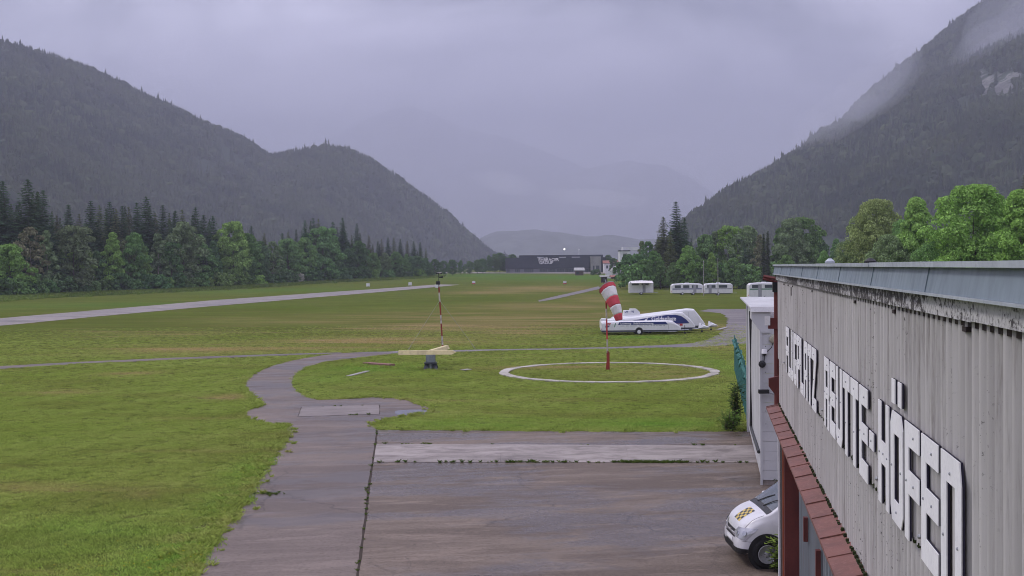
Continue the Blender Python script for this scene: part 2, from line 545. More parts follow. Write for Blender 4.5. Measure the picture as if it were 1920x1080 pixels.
left_edge = GP([(150, 1500), (330, 1140), (365, 1080), (400, 1022), (432, 985), (470, 925), (500, 880), (526, 842), (540, 812), (544, 799)])
lobe = GP([(544, 799), (500, 795), (470, 788), (455, 780), (462, 770), (480, 766), (493, 761)])
outer = GP([(493, 761), (490, 754), (477, 745), (463, 735), (457, 723), (462, 712), (480, 699), (505, 688), (540, 678), (580, 670), (630, 663), (680, 660), (742, 659)])
inner = GP([(747, 662.5), (667, 671), (605, 679), (570, 690), (551, 705), (547, 720), (556, 732), (575, 744), (597, 750), (642, 749), (705, 745), (755, 749), (792, 756), (810, 766), (805, 774), (767, 780), (730, 785), (707, 793), (706, 806)])
joint = GP([(706, 806), (700, 850), (690, 910), (683, 970), (675, 1030), (668, 1075), (650, 1300), (640, 1500)])
taxi_poly = jag(left_edge, 0.10, 0.5)[:-1] + jag(lobe, 0.08, 0.5)[:-1] + jag(outer, 0.07, 0.8)[:-1] + [outer[-1]] + jag(inner, 0.06, 0.6)[:-1] + jag(joint, 0.012, 0.6)
taxiway = tag(sheet('taxiway', taxi_poly, 0.008, M_TAXI), kind='structure')
gap = Vector((0.07, 0, 0))
jr = [p + gap for p in joint]
apron_top = jag(GP([(706.6, 806), (850, 807), (1000, 809), (1200, 810), (1402, 809)]), 0.06, 0.6)
far_r = [HF(49, 3.0, 0), HF(49, 16, 0), HF(2, 16, 0)]
apron_poly = [Vector((p.x, p.y, 0)) for p in (list(reversed(jag(jr, 0.012, 0.6)))[:-1] + apron_top + far_r + [Vector((3, 10, 0)), Vector((-3, 10, 0))])]
apron = tag(sheet('apron', apron_poly, 0.008, M_APRON), kind='structure')
crack = tag(sheet('joint_gap', [p + Vector((-0.05, 0, 0)) for p in joint] + [p + Vector((0.12, 0, 0)) for p in reversed(joint)], 0.004, M_SOIL), kind='structure')
# concrete strip of long slabs across the apron
a0, a1, b1, b0 = GP([(705.5, 833), (1413, 836), (1424, 868), (700.5, 867)])
conc = tag(empty('concrete_strip'), kind='structure')
nslab = 3
for k in range(nslab):
    e = 0.004
    u0, u1 = k / nslab + (e if k else 0) * 0.05, (k + 1) / nslab - e * 0.05
    q = [a0.lerp(a1, u0), a0.lerp(a1, u1), b0.lerp(b1, u1), b0.lerp(b1, u0)]
    sheet('concrete_slab', q, 0.012, M_CONC, conc, 0.006)
c0, c1, c2, c3 = GP([(1414, 836), (1421, 836), (1437, 868), (1426, 868)])
for k in range(5):
    u0, u1 = k / 5 + .02, (k + 1) / 5 - .02
    sheet('paving_slab', [c0.lerp(c3, u0), c1.lerp(c2, u0), c1.lerp(c2, u1), c0.lerp(c3, u1)], 0.012, M_CONC, conc, 0.012)
slab = tag(sheet('concrete_pad', jag(GP([(566, 763.5), (711, 760), (711, 777), (559.5, 781.5), (566, 763.5)]), 0.02, 0.8)[:-1], 0.012, M_SLAB, None, 0.006), kind='structure')
rim = GP([(566, 763.5), (711, 760), (711, 777), (559.5, 781.5)])
cen = sum(rim, Vector()) / 4
tag(sheet('pad_joint', [cen + (p - cen) * 1.022 for p in rim], 0.010, M_SOIL), kind='structure')
# strips that follow the terrain
PATHS = []
def strip(name, e0, e1, z, mat, step=4.0, amp=0.0):
    PATHS.append((list(e0), list(e1)))
    def resample(pts, n):
        d = [0.0]
        for i in range(1, len(pts)): d.append(d[-1] + (pts[i] - pts[i - 1]).length)
        out = []
        for t in np.linspace(0, d[-1], n):
            i = min(np.searchsorted(d, t, 'right') - 1, len(pts) - 2)
            u = (t - d[i]) / max(1e-6, d[i + 1] - d[i])
            out.append(pts[i].lerp(pts[i + 1], u))
        return out
    L = sum((e0[i + 1] - e0[i]).length for i in range(len(e0) - 1))
    n = max(3, int(L / step)); m = 5
    A, B = resample(e0, n), resample(e1, n)
    v = []; f = []
    for i in range(n):
        for j in range(m):
            p = A[i].lerp(B[i], j / (m - 1))
            if amp and j in (0, m - 1): p = p + Vector((random.uniform(-amp, amp), random.uniform(-amp, amp), 0))
            v.append((p.x, p.y, terrain_z(p.y) + z + max(0, p.y - 150) * 0.0001))
    for i in range(n - 1):
        for j in range(m - 1):
            f.append((i * m + j, i * m + j + 1, (i + 1) * m + j + 1, (i + 1) * m + j))
    me = bpy.data.meshes.new(name); me.from_pydata(v, [], f); me.materials.append(mat)
    bm = bmesh.new(); bm.from_mesh(me); bmesh.ops.recalc_face_normals(bm, faces=bm.faces)
    if sum(x.normal.z for x in bm.faces) < 0: bmesh.ops.reverse_faces(bm, faces=bm.faces)
    bm.to_mesh(me); bm.free()
    return link(name, me)
rl = GP([(-260, 635), (0, 611), (200, 592), (400, 574), (600, 557), (750, 544.5), (862, 534)])
ru = GP([(-260, 619), (0, 597), (200, 580), (400, 563), (600, 549), (720, 541), (822, 533.4)])
tag(strip('runway', rl, ru, 0.02, M_RUNWAY, 4, 0.15), kind='structure')
pl = GP([(-250, 701), (0, 692), (150, 682), (350, 674), (500, 668), (640, 663)])
pu = GP([(-250, 695), (0, 686.5), (150, 678.5), (350, 670), (500, 664.5), (640, 661)])
tag(strip('footpath', pl, pu, 0.012, M_TAXI, 1.0, 0.12), kind='structure')
pl = GP([(735, 662.8), (850, 660), (930, 657.5), (1030, 656), (1140, 654), (1230, 652), (1300, 651)])
pu = GP([(735, 658.6), (850, 656.8), (930, 654.8), (1030, 653.6), (1140, 651), (1230, 648), (1300, 644)])
tag(strip('dirt_track', pl, pu, 0.012, M_GRAVEL, 1.0, 0.15), kind='structure')
gr = GP([(1298, 651), (1340, 649), (1400, 646), (1480, 640), (1480, 578), (1400, 579.5), (1330, 580), (1312, 583.5), (1352, 587), (1366, 597), (1362, 612), (1352, 624), (1335, 634), (1298, 644)])
tag(sheet('gravel_yard', jag(gr + [gr[0]], 0.25, 1.0)[:-1], 0.016, M_GRAVEL), kind='structure')
pl = GP([(1010, 566), (1040, 561), (1080, 552), (1128, 541)]); pu = GP([(1010, 563), (1040, 556), (1080, 547), (1122, 537)])
tag(strip('farm_track', pl, pu, 0.02, M_GRAVEL, 2.0, 0.15), kind='structure')
pl = GP([(700, 512.5), (950, 513), (1180, 513.5)]); pu = GP([(700, 511), (950, 511.2), (1180, 511.5)])
tag(strip('access_road', pl, pu, 0.10, M_CONC, 6, 0), kind='structure')
# rain puddle by the turning lobe
t = NT('rain_water'); M_WATER = t.set((0.10, 0.10, 0.11), 0.04, 0.5)
pc = G(778, 773.5)
pud = [pc + Vector((1.05 * math.cos(a) * (1 + .12 * math.sin(3 * a + 1)), 1.15 * math.sin(a) * (1 + .1 * math.cos(2 * a)), 0)) for a in np.linspace(0, 2 * math.pi, 28)[:-1]]
tag(sheet('puddle', pud, 0.0125, M_WATER), kind='structure')

# ------------------------------------------------------------------ mountains
def interp(tab, x):
    return float(np.interp(x, [a for a, _ in tab], [b for _, b in tab]))
def vnoise(x, y, seed=0):
    """cheap smooth value noise on numpy arrays"""
    def h(i, j):
        n = np.sin(i * 127.1 + j * 311.7 + seed * 74.7) * 43758.5453
        return n - np.floor(n)
    xi, yi = np.floor(x), np.floor(y); xf, yf = x - xi, y - yi
    u, v = xf * xf * (3 - 2 * xf), yf * yf * (3 - 2 * yf)
    return (h(xi, yi) * (1 - u) + h(xi + 1, yi) * u) * (1 - v) + (h(xi, yi + 1) * (1 - u) + h(xi + 1, yi + 1) * u) * v
def fbm(x, y, seed=0, oct=5):
    a, s, tot = 1.0, 0.0, 0.0
    for k in range(oct):
        s = s + a * vnoise(x * 2 ** k, y * 2 ** k, seed + k); tot += a; a *= 0.5
    return s / tot
KM = 1.8
def mountain(name, ridge, dr, db, nu, nv, mat, rough=22.0, seed=1, rocks=(), power=1.0, zb=-4.0):
    pxs = np.linspace(ridge[0][0], ridge[-1][0], nu)
    V = np.zeros((nv + 8, nu, 3)); RK = np.zeros((nv + 8, nu)); PX = np.zeros((nv + 8, nu, 2))
    for i, px in enumerate(pxs):
        py = interp(ridge, px); D = interp(dr, px) * KM; B = interp(db, px) * KM
        R = at_depth(px, py, D)
        r = ray(px, 500); r = r / r.y
        for j in range(nv):
            t = j / (nv - 1)
            d = B + (D - B) * t
            V[j, i] = (r.x * d, d, zb + (R.z - zb) * (t ** power))
        for j in range(8):
            d = D + 70 * KM * (j + 1)
            V[nv + j, i] = (r.x * d, d, R.z - (R.z - zb) * ((j + 1) / 8) ** 1.4)
    tcol = np.concatenate([np.linspace(0, 1, nv), np.linspace(0.9, 0, 8)])[:, None]
    rough = rough * KM
    n = fbm(V[..., 0] / (190 * KM), V[..., 1] / (190 * KM), seed) - 0.5
    gul = fbm(V[..., 0] / (90 * KM), V[..., 1] / (420 * KM), seed + 9) - 0.5
    amp = np.sin(np.clip(tcol, 0, 1) * math.pi) ** 0.7
    V[..., 2] += (n * 2.2 + gul * 1.2) * rough * amp
    V[..., 2] += (fbm(V[..., 0] / (40 * KM), V[..., 1] / (40 * KM), seed + 5) - .5) * rough * 0.35 * np.clip(tcol * 4, 0, 1)
    # position of every vertex in the survey, to place the bare rock
    fx = np.array(fwd); rx = np.array(RGT); ux = np.array(UPV)
    W = V - np.array([0, 0, CAM_H]); dd = W @ fx
    qx, qy = 960 + FPX * (W @ rx) / dd, 540 - FPX * (W @ ux) / dd
    for (px, py, a, b, k) in rocks:
        RK = np.maximum(RK, k * np.exp(-(((qx - px) / a) ** 2 + ((qy - py) / b) ** 2)))
    RK *= np.clip((fbm(qx / 11 + qy / 25, qy / 30, seed + 3) - 0.16) * 3.2, 0, 1.4)
    H, Wd = V.shape[:2]
    ii = np.arange(H * Wd).reshape(H, Wd)
    f = np.stack([ii[:-1, :-1], ii[:-1, 1:], ii[1:, 1:], ii[1:, :-1]], -1).reshape(-1, 4)
    me = np_mesh(name, V.reshape(-1, 3), f, mat)
    set_mask(me, RK.ravel())
    tag(link(name, me), kind='structure')
    return V[:nv + 1], RK[:nv + 1]
ridge_l = [(-700, -60), (-300, 20), (-100, 62), (0, 88), (100, 112), (150, 130), (200, 152), (250, 177), (300, 197), (350, 222), (400, 247), (440, 262), (470, 277), (490, 294), (515, 304), (560, 296), (620, 286), (660, 293), (700, 308), (740, 338), (790, 374), (840, 410), (880, 447), (905, 468), (925, 484), (975, 496)]
VL, KL = mountain('mountain_left', ridge_l, [(-700, 1000), (0, 1150), (490, 1380), (560, 1300), (920, 1450), (975, 1480)], [(-700, 450), (0, 560), (500, 780), (920, 1330), (975, 1430)], 200, 60, M_MOUNT, 20, 3, rocks=[(700, 372, 22, 8, .75), (745, 385, 15, 6, .7)])
ridge_r = [(1225, 494), (1262, 470), (1298, 422), (1340, 392), (1380, 364), (1417, 342), (1450, 328), (1480, 307), (1520, 273), (1560, 250), (1590, 225), (1620, 195), (1660, 159), (1700, 127), (1740, 97), (1790, 52), (1850, 10), (1920, -35), (2050, -110), (2300, -180), (2700, -220)]
VR, KR = mountain('mountain_right', ridge_r, [(1225, 860), (1300, 860), (1500, 1080), (1800, 1400), (2700, 1500)], [(1225, 820), (1300, 720), (1500, 600), (1900, 520), (2700, 450)], 200, 66, M_MOUNT, 20, 11,
                  rocks=[(1868, 170, 44, 30, 1.0), (1900, 150, 18, 22, .9), (1840, 160, 14, 30, .8), (1530, 312, 26, 10, .62), (1575, 318, 22, 8, .6), (1740, 235, 20, 8, .4), (1480, 335, 12, 6, .5)])
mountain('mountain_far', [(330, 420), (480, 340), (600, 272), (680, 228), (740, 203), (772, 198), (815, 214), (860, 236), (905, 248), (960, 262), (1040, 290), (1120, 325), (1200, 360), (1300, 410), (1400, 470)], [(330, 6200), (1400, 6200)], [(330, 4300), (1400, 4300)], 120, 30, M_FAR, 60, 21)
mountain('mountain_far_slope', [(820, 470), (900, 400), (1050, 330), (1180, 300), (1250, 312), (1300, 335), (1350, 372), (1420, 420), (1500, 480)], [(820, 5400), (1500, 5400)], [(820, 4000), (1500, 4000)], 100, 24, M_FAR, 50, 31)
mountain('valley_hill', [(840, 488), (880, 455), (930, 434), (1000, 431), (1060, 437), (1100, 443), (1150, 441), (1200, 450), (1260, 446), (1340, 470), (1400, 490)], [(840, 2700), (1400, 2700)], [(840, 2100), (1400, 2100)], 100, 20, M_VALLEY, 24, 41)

# ------------------------------------------------------------------ haze: one even body of air round everything
hz = MB().box(-9200, 9200, -1400, 13200, -12, 1720)
hm = bpy.data.materials.new('rain_haze'); hm.use_nodes = True
hn = hm.node_tree.nodes; hn.clear()
ho = hn.new('ShaderNodeOutputMaterial'); hv = hn.new('ShaderNodeVolumePrincipled')
hv.inputs['Color'].default_value = (0.585, 0.60, 0.735, 1)
hv.inputs['Density'].default_value = 0.00023
hv.inputs['Anisotropy'].default_value = 0.0
hm.node_tree.links.new(hv.outputs[0], ho.inputs['Volume'])
tag(hz.build('haze', hm), kind='stuff')

# drifting mist on the right slope: thin closed bodies of denser air
mm = bpy.data.materials.new('mist'); mm.use_nodes = True
mn = mm.node_tree.nodes; mn.clear()
mo = mn.new('ShaderNodeOutputMaterial'); mv = mn.new('ShaderNodeVolumePrincipled')
mv.inputs['Color'].default_value = (0.80, 0.81, 0.92, 1); mv.inputs['Density'].default_value = 0.0011
mm.node_tree.links.new(mv.outputs[0], mo.inputs['Volume'])
def mist(px, py, d, a, b, c, tilt):
    bm = bmesh.new(); bmesh.ops.create_icosphere(bm, subdivisions=4, radius=1.0)
    for v in bm.verts:
        n = fbm(np.array(v.co.x * 1.3 + px), np.array(v.co.y * 1.3 + v.co.z), 5, 3)
        v.co *= 0.55 + 0.9 * float(n)
    me = bpy.data.meshes.new('mist'); bm.to_mesh(me); bm.free(); me.materials.append(mm)
    o = tag(link('mist', me), kind='stuff')
    o.location = at_depth(px, py, d); o.scale = (a, b, c); o.rotation_euler = (0, tilt, 0)
for q in ((1600, 185, 1750, 95, 150, 32, -.6), (1640, 165, 1760, 75, 140, 40, -.7), (1560, 232, 1700, 60, 120, 22, -.5), (1890, 65, 1950, 95, 150, 45, -.5), (1925, 30, 1980, 110, 150, 60, -.4), (1860, 95, 1900, 60, 120, 22, -.6), (950, 345, 3600, 110, 300, 26, .2), (1120, 372, 3700, 170, 300, 22, .1)):
    mist(*q)
# a wide veil of rain standing in the valley before the far range
vm = mm.copy(); vm.name = 'rain_veil'
vv_ = [n_ for n_ in vm.node_tree.nodes if n_.type == 'PRINCIPLED_VOLUME'][0]
vv_.inputs['Density'].default_value = 0.00030; vv_.inputs['Color'].default_value = (0.60, 0.61, 0.73, 1)
bm = bmesh.new(); bmesh.ops.create_icosphere(bm, subdivisions=4, radius=1.0)
me = bpy.data.meshes.new('rain_veil'); bm.to_mesh(me); bm.free(); me.materials.append(vm)
veil = tag(link('rain_veil', me), kind='stuff')
veil.location = at_depth(900, 330, 6400); veil.scale = (3400, 1150, 880)
# ------------------------------------------------------------------ vegetation
def mat_leaf(name, vary=0.35, translucent=0.35, tint=None):
    """leaf colour comes from each object's own colour; single leaves differ a little"""
    t = NT(name)
    t.n.remove(t.b)
    oi = t.new('ShaderNodeObjectInfo')
    g = t.new('ShaderNodeNewGeometry')
    if tint is None:
        base = oi.outputs['Color']
    else:
        base = t.mix(oi.outputs['Random'], tint[0], tint[1])
        if name == 'hillside_tree':
            base = t.mix(t.rng(t.noise(t.pos(), 0.0035, 6, .65), .38, .62), base, (0.050, 0.062, 0.030))
            base = t.mix(t.rng(t.noise(t.pos((1, 1, .3)), 0.012, 4, .6), .45, .65, 0, .75), base, (0.010, 0.019, 0.015))
    hs = t.new('ShaderNodeHueSaturation')
    r = t.new('ShaderNodeMapRange'); r.inputs['To Min'].default_value = 1 - vary; r.inputs['To Max'].default_value = 1 + vary
    t.l.new(g.outputs['Random Per Island'], r.inputs['Value'])
    t.l.new(r.outputs[0], hs.inputs['Value'])
    t.l.new(base, hs.inputs['Color'])
    d = t.new('ShaderNodeBsdfDiffuse'); tr = t.new('ShaderNodeBsdfTranslucent'); mx = t.new('ShaderNodeMixShader')
    mx.inputs[0].default_value = translucent
    t.l.new(hs.outputs[0], d.inputs['Color']); t.l.new(hs.outputs[0], tr.inputs['Color'])
    t.l.new(d.outputs[0], mx.inputs[1]); t.l.new(tr.outputs[0], mx.inputs[2])
    t.l.new(mx.outputs[0], t.out.inputs['Surface'])
    return t.m
M_LEAF = mat_leaf('broad_leaf', 0.42, 0.22)
M_NEEDLE = mat_leaf('needle', 0.30, 0.15)
M_MTREE = mat_leaf('hillside_tree', 0.25, 0.1, ((0.012, 0.022, 0.016), (0.074, 0.092, 0.046)))
def mat_blade():
    """mown blades: green, straw-coloured where the meadow is dry, fresher where it is lush"""
    t = NT('grass_blade'); t.n.remove(t.b)
    oi = t.new('ShaderNodeObjectInfo'); g = t.new('ShaderNodeNewGeometry')
    da = t.new('ShaderNodeAttribute', attribute_name='dry', attribute_type='INSTANCER'); la = t.new('ShaderNodeAttribute', attribute_name='lush', attribute_type='INSTANCER')
    big = t.noise(t.pos(), 0.05, 5, 0.6); mid = t.noise(t.pos((0.35, 1, 1), rz=0.1), 0.30, 6, 0.68, .4)
    streak = t.noise(t.pos((0.10, 1.0, 1), rz=0.12), 0.55, 5, 0.6, 0.3)
    c = t.mix(oi.outputs['Random'], (0.325, 0.425, 0.090), (0.500, 0.560, 0.165))
    c = t.mix(t.rng(big, 0.4, 0.65, 0, .6), c, (0.31, 0.41, 0.075))
    c = t.mix(t.rng(mid, 0.45, 0.66, 0, 0.7), c, (0.29, 0.31, 0.085))
    wv = t.new('ShaderNodeTexWave', wave_type='BANDS', bands_direction='X'); wv.inputs['Scale'].default_value = 0.11; wv.inputs['Distortion'].default_value = 1.2; wv.inputs['Detail'].default_value = 2
    t.l.new(t.pos(rz=0.45), wv.inputs['Vector'])
    c = t.mix(t.rng(wv.outputs['Fac'], 0.3, 0.7, 0, 0.28), c, (0.26, 0.34, 0.065))
    dry = t.math('ADD', t.math('MULTIPLY', da.outputs['Fac'], t.rng(streak, .33, .6, .25, 1.1)), t.rng(streak, .55, .7, 0, .3))
    c = t.mix(dry, c, (0.52, 0.40, 0.19))
    c = t.mix(t.math('MULTIPLY', la.outputs['Fac'], t.rng(mid, .3, .6, 1, .4)), c, (0.22, 0.45, 0.065))
    hs = t.new('ShaderNodeHueSaturation'); r_ = t.new('ShaderNodeMapRange'); r_.inputs['To Min'].default_value = .55; r_.inputs['To Max'].default_value = 1.4
    t.l.new(g.outputs['Random Per Island'], r_.inputs['Value']); t.l.new(r_.outputs[0], hs.inputs['Value']); t.l.new(c, hs.inputs['Color'])
    d = t.new('ShaderNodeBsdfDiffuse'); tr = t.new('ShaderNodeBsdfTranslucent'); mx = t.new('ShaderNodeMixShader'); mx.inputs[0].default_value = .45
    t.l.new(hs.outputs[0], d.inputs['Color']); t.l.new(hs.outputs[0], tr.inputs['Color']); t.l.new(d.outputs[0], mx.inputs[1]); t.l.new(tr.outputs[0], mx.inputs[2]); t.l.new(mx.outputs[0], t.out.inputs['Surface'])
    return t.m
M_BLADE = mat_blade()
M_WEED = mat_leaf('weed_leaf', 0.35, 0.3, ((0.080, 0.140, 0.028), (0.150, 0.200, 0.045)))
M_VERGE = mat_leaf('verge_blade', 0.35, 0.4, ((0.130, 0.200, 0.045), (0.210, 0.270, 0.070)))
M_FILL = mat_leaf('wood_leaf', 0.3, 0.2, ((0.035, 0.060, 0.028), (0.085, 0.120, 0.042)))
M_BARK = grime('bark', (0.115, 0.092, 0.074), (0.060, 0.048, 0.040), 1.2, 0.9, 0.1, stretch=(3, 3, 0.6), bump=0.4)
M_BARKPALE = grime('pale_bark', (0.34, 0.31, 0.28), (0.17, 0.15, 0.13), 1.2, 0.9, 0.1, stretch=(3, 3, 0.5), bump=0.3)

def quads_mesh(name, C, U, V, mat):
    """many small leaf faces: centres C, half axes U and V; each leaf a bent diamond of two triangles"""
    n = len(C)
    N = np.cross(U, V); N /= np.linalg.norm(N, axis=1)[:, None] + 1e-9
    s = np.linalg.norm(U, axis=1)[:, None]
    P = np.stack([C - U, C - V * .9 + N * s * .2, C + U, C + V * .9 + N * s * .2], 1).reshape(-1, 3)
    i = np.arange(n)[:, None] * 4
    f = np.concatenate([i + [0, 1, 2], i + [0, 2, 3]], 0)
    return np_mesh(name, P, f, mat, smooth=False)

def rand_unit(n, r):
    v = r.normal(size=(n, 3)); return v / np.linalg.norm(v, axis=1)[:, None]

def broad_crown(name, h, rad, low, seed, nb=30, per=115, leaf=0.42, shape='oval', sparse=1.0):
    r = np.random.default_rng(seed)
    Cs, Us, Vs = [], [], []
    for b in range(nb):
        t = (b + r.uniform(0, 1)) / nb                       # height fraction in the crown
        if shape == 'oval': env = math.sin(math.pi * min(1, 0.12 + 0.86 * t)) ** 0.6
        elif shape == 'cone': env = (1 - t) ** 0.75 * 0.95 + 0.12
        elif shape == 'round': env = math.sqrt(max(0.02, 1 - (2 * t - 0.9) ** 2 / 1.3))
        else: env = 0.5 + 0.5 * math.sin(math.pi * (0.2 + 0.75 * t))
        a = b * 2.4 + r.uniform(-.5, .5)
        rb = rad * r.uniform(0.20, 0.40) * (0.6 + 0.5 * env)
        rr = max(0.0, rad * env - rb * 0.6) * r.uniform(0.40, 1.36)
        c = np.array([rr * math.cos(a), rr * math.sin(a), low + (h - low) * t * 0.94 + 0.03 * h])
        c[2] = min(c[2], h - rb * 0.75)
        m = int(per * r.uniform(.7, 1.3) * sparse)
        d = rand_unit(m, r)
        d[:, 2] = np.where(d[:, 2] < -0.35, -d[:, 2] * 0.6, d[:, 2])
        d /= np.linalg.norm(d, axis=1)[:, None]
        rad_f = r.uniform(0.6, 1.06, m)[:, None] ** 0.6
        P = c + d * rad_f * rb * np.array([1, 1, 0.82])
        nrm = d + r.normal(size=(m, 3)) * 0.55
        nrm /= np.linalg.norm(nrm, axis=1)[:, None]
        u = np.cross(nrm, rand_unit(m, r)); u /= np.linalg.norm(u, axis=1)[:, None]
        v = np.cross(nrm, u)
        s = (leaf * r.uniform(.6, 1.35, m))[:, None]
        Cs.append(P); Us.append(u * s); Vs.append(v * s * 0.62)
    return quads_mesh(name, np.concatenate(Cs), np.concatenate(Us), np.concatenate(Vs), M_LEAF)

def spruce_crown(name, h, rad, seed, tiers=44, gap=0.0, low=1.2, droop=0.35, dens=1.0):
    r = np.random.default_rng(seed)
    Cs, Us, Vs = [], [], []
    for k in range(tiers):
        t = k / (tiers - 1)
        z = low + (h - low) * t ** 0.92
        L = rad * ((1 - t) ** 0.8 * 0.94 + 0.05) * r.uniform(0.82, 1.12)
        nb = max(5, int((14 * (1 - t) + 6) * dens))
        a0 = r.uniform(0, 6.28)
        for b in range(nb):
            if r.uniform() < gap: continue
            a = a0 + 6.283 * b / nb + r.uniform(-.25, .25)
            l = L * r.uniform(0.62, 1.12)
            d = np.array([math.cos(a), math.sin(a), 0])
            side = np.array([-d[1], d[0], 0])
            m = max(2, int(l / 0.5))
            for q in range(m):
                f = (q + 0.6) / m
                p = d * l * f + np.array([0, 0, z + 0.25 * l * f - droop * l * f * f * 1.6])
                w = l * 0.20 * (1.15 - f) + 0.16
                for sgn in (-1, 1):
                    jit = r.normal(size=3) * 0.08
                    ax = d * 0.75 + side * sgn * 0.8 + np.array([0, 0, -0.28]); ax /= np.linalg.norm(ax)
                    n = np.cross(ax, np.array([0, 0, 1.0]) + r.normal(size=3) * 0.35); n /= np.linalg.norm(n) + 1e-9
                    Cs.append(p + side * sgn * w * 0.55 + jit); Us.append(ax * w * 1.05); Vs.append(n * w * 0.60)
    for q in range(10):
        a = r.uniform(0, 6.28)
        Cs.append(np.array([0, 0, h - 0.12 * q])); Us.append(np.array([0.09 * math.cos(a), 0.09 * math.sin(a), 0.3])); Vs.append(np.array([-0.09 * math.sin(a), 0.09 * math.cos(a), 0]))
    return quads_mesh(name, np.array(Cs), np.array(Us), np.array(Vs), M_NEEDLE)

def trunk_mesh(name, h, r0, mat, limbs, seed, spread=0.3):
    r = random.Random(seed)
    m = MB()
    pts = [Vector((r.uniform(-.1, .1) * k * .4, r.uniform(-.1, .1) * k * .4, h * k / 6 - (0.3 if k == 0 else 0))) for k in range(7)]
    m.tube(pts, [r0 * (1.15 - 1.05 * k / 6) for k in range(7)], 7)
    for i in range(limbs):
        t = 0.3 + 0.6 * i / max(1, limbs)
        k = min(5, int(t * 6)); p = pts[k].lerp(pts[k + 1], t * 6 - k)
        a = i * 2.4 + r.uniform(-.4, .4); L = h * spread * (1.1 - t)
        q = p + Vector((math.cos(a) * L * .5, math.sin(a) * L * .5, L * .35)); e = p + Vector((math.cos(a) * L, math.sin(a) * L, L * .9))
        m.tube([p, q, e], [r0 * .38 * (1.1 - t), r0 * .25 * (1.1 - t), 0.02], 5)
    return m.mesh(name, mat, smooth=True)

# prototypes (plain mesh data; every tree below is an object of its own made from it)
BROAD = [(broad_crown('crown', 16, 4.6, 1.5, 1, 38, 210, .33, 'oval'), 16), (broad_crown('crown', 16, 5.2, 1.2, 2, 40, 210, .34, 'round'), 16),
         (broad_crown('crown', 16, 3.9, 1.5, 3, 38, 200, .31, 'cone'), 16), (broad_crown('crown', 16, 4.4, 1.0, 4, 42, 200, .32, 'oval'), 16)]
THIN = [(broad_crown('crown', 16, 3.6, 2.0, 5, 30, 85, .34, 'oval', .9), 16), (broad_crown('crown', 16, 3.1, 2.5, 6, 28, 85, .34, 'cone', .9), 16)]
NEAR = [(broad_crown('crown', 15, 4.8, 2.0, 8, 80, 330, .17, 'oval'), 15), (broad_crown('crown', 15, 4.2, 2.0, 9, 74, 330, .17, 'cone'), 15), (broad_crown('crown', 15, 4.4, 2.0, 10, 72, 230, .155, 'oval'), 15)]
BUSH = [(broad_crown('crown', 5, 3.0, 0.0, 12, 20, 95, .36, 'round'), 5), (broad_crown('crown', 5, 2.6, 0.0, 13, 18, 95, .34, 'oval'), 5), (broad_crown('crown', 5, 3.4, 0.0, 14, 22, 95, .36, 'bush'), 5)]
SPRUCE = [(spruce_crown('crown', 24, 4.2, 21), 24), (spruce_crown('crown', 24, 3.6, 22, 46), 24), (spruce_crown('crown', 24, 4.6, 23, 42, .08), 24), (spruce_crown('crown', 24, 3.2, 24, 44, .12), 24)]
LEAN = [(spruce_crown('crown', 14, 0.85, 26, 40, .15, 1.0, .5), 14)]
TR_B = trunk_mesh('trunk', 12.5, 0.28, M_BARK, 7, 3); TR_P = trunk_mesh('trunk', 13.0, 0.20, M_BARKPALE, 6, 4, .22)
TR_S = trunk_mesh('trunk', 23.0, 0.27, M_BARK, 0, 5); TR_BUSH = trunk_mesh('trunk', 3.2, 0.09, M_BARK, 6, 6, .55); TR_L = trunk_mesh('trunk', 13.4, 0.16, M_BARK, 0, 7)
TRUNK = {'broad': (TR_B, 12.5 / 16), 'thin': (TR_P, 13 / 16), 'near': (TR_B, 12.5 / 16), 'spruce': (TR_S, 23 / 24), 'bush': (TR_BUSH, 3.2 / 5), 'lean': (TR_L, 13.4 / 14)}
KINDS = {'broad': BROAD, 'thin': THIN, 'near': NEAR, 'spruce': SPRUCE, 'bush': BUSH, 'lean': LEAN}
TRNG = random.Random(99)
def tree(name, kind, var, base, height, width, color, label, cat, group=None, rz=None):
    me, nh = KINDS[kind][var % len(KINDS[kind])]
    s = height / nh
    root = thing(name, label, cat, base, TRNG.uniform(0, 6.28) if rz is None else rz, group)
    tm, _ = TRUNK[kind]
    tr = link('trunk', tm, root)
    k = 15.0 / 16.0 if kind == 'near' else 1.0
    tr.scale = (s * k, s * k, s * k)
    cr = link('crown', me, root)
    cr.scale = (s * width, s * width, s)
    cr.color = tuple(min(.5, c * k) for c, k in zip(color, (3.2, 3.5, 2.9) if kind == 'near' else (2.45, 2.65, 2.25))) + (1,)
    return root
ORD = ['first', 'second', 'third', 'fourth', 'fifth', 'sixth', 'seventh', 'eighth', 'ninth', 'tenth', 'eleventh', 'twelfth', 'thirteenth', 'fourteenth', 'fifteenth', 'sixteenth', 'seventeenth', 'eighteenth', 'nineteenth', 'twentieth',
       'twenty-first', 'twenty-second', 'twenty-third', 'twenty-fourth', 'twenty-fifth', 'twenty-sixth', 'twenty-seventh', 'twenty-eighth', 'twenty-ninth', 'thirtieth', 'thirty-first', 'thirty-second', 'thirty-third', 'thirty-fourth', 'thirty-fifth', 'thirty-sixth', 'thirty-seventh', 'thirty-eighth', 'thirty-ninth', 'fortieth']
def jc(c, j=0.14):
    k = 1 + TRNG.uniform(-j, j)
    return tuple(x * k * (1 + TRNG.uniform(-.06, .06)) for x in c)
C_SPR = (0.030, 0.050, 0.030); C_SPRB = (0.052, 0.058, 0.034)
C_DEC = (0.068, 0.108, 0.044); C_DECD = (0.048, 0.080, 0.038); C_DECG = (0.078, 0.098, 0.056); C_BRI = (0.098, 0.146, 0.048); C_BRN = (0.084, 0.084, 0.056)

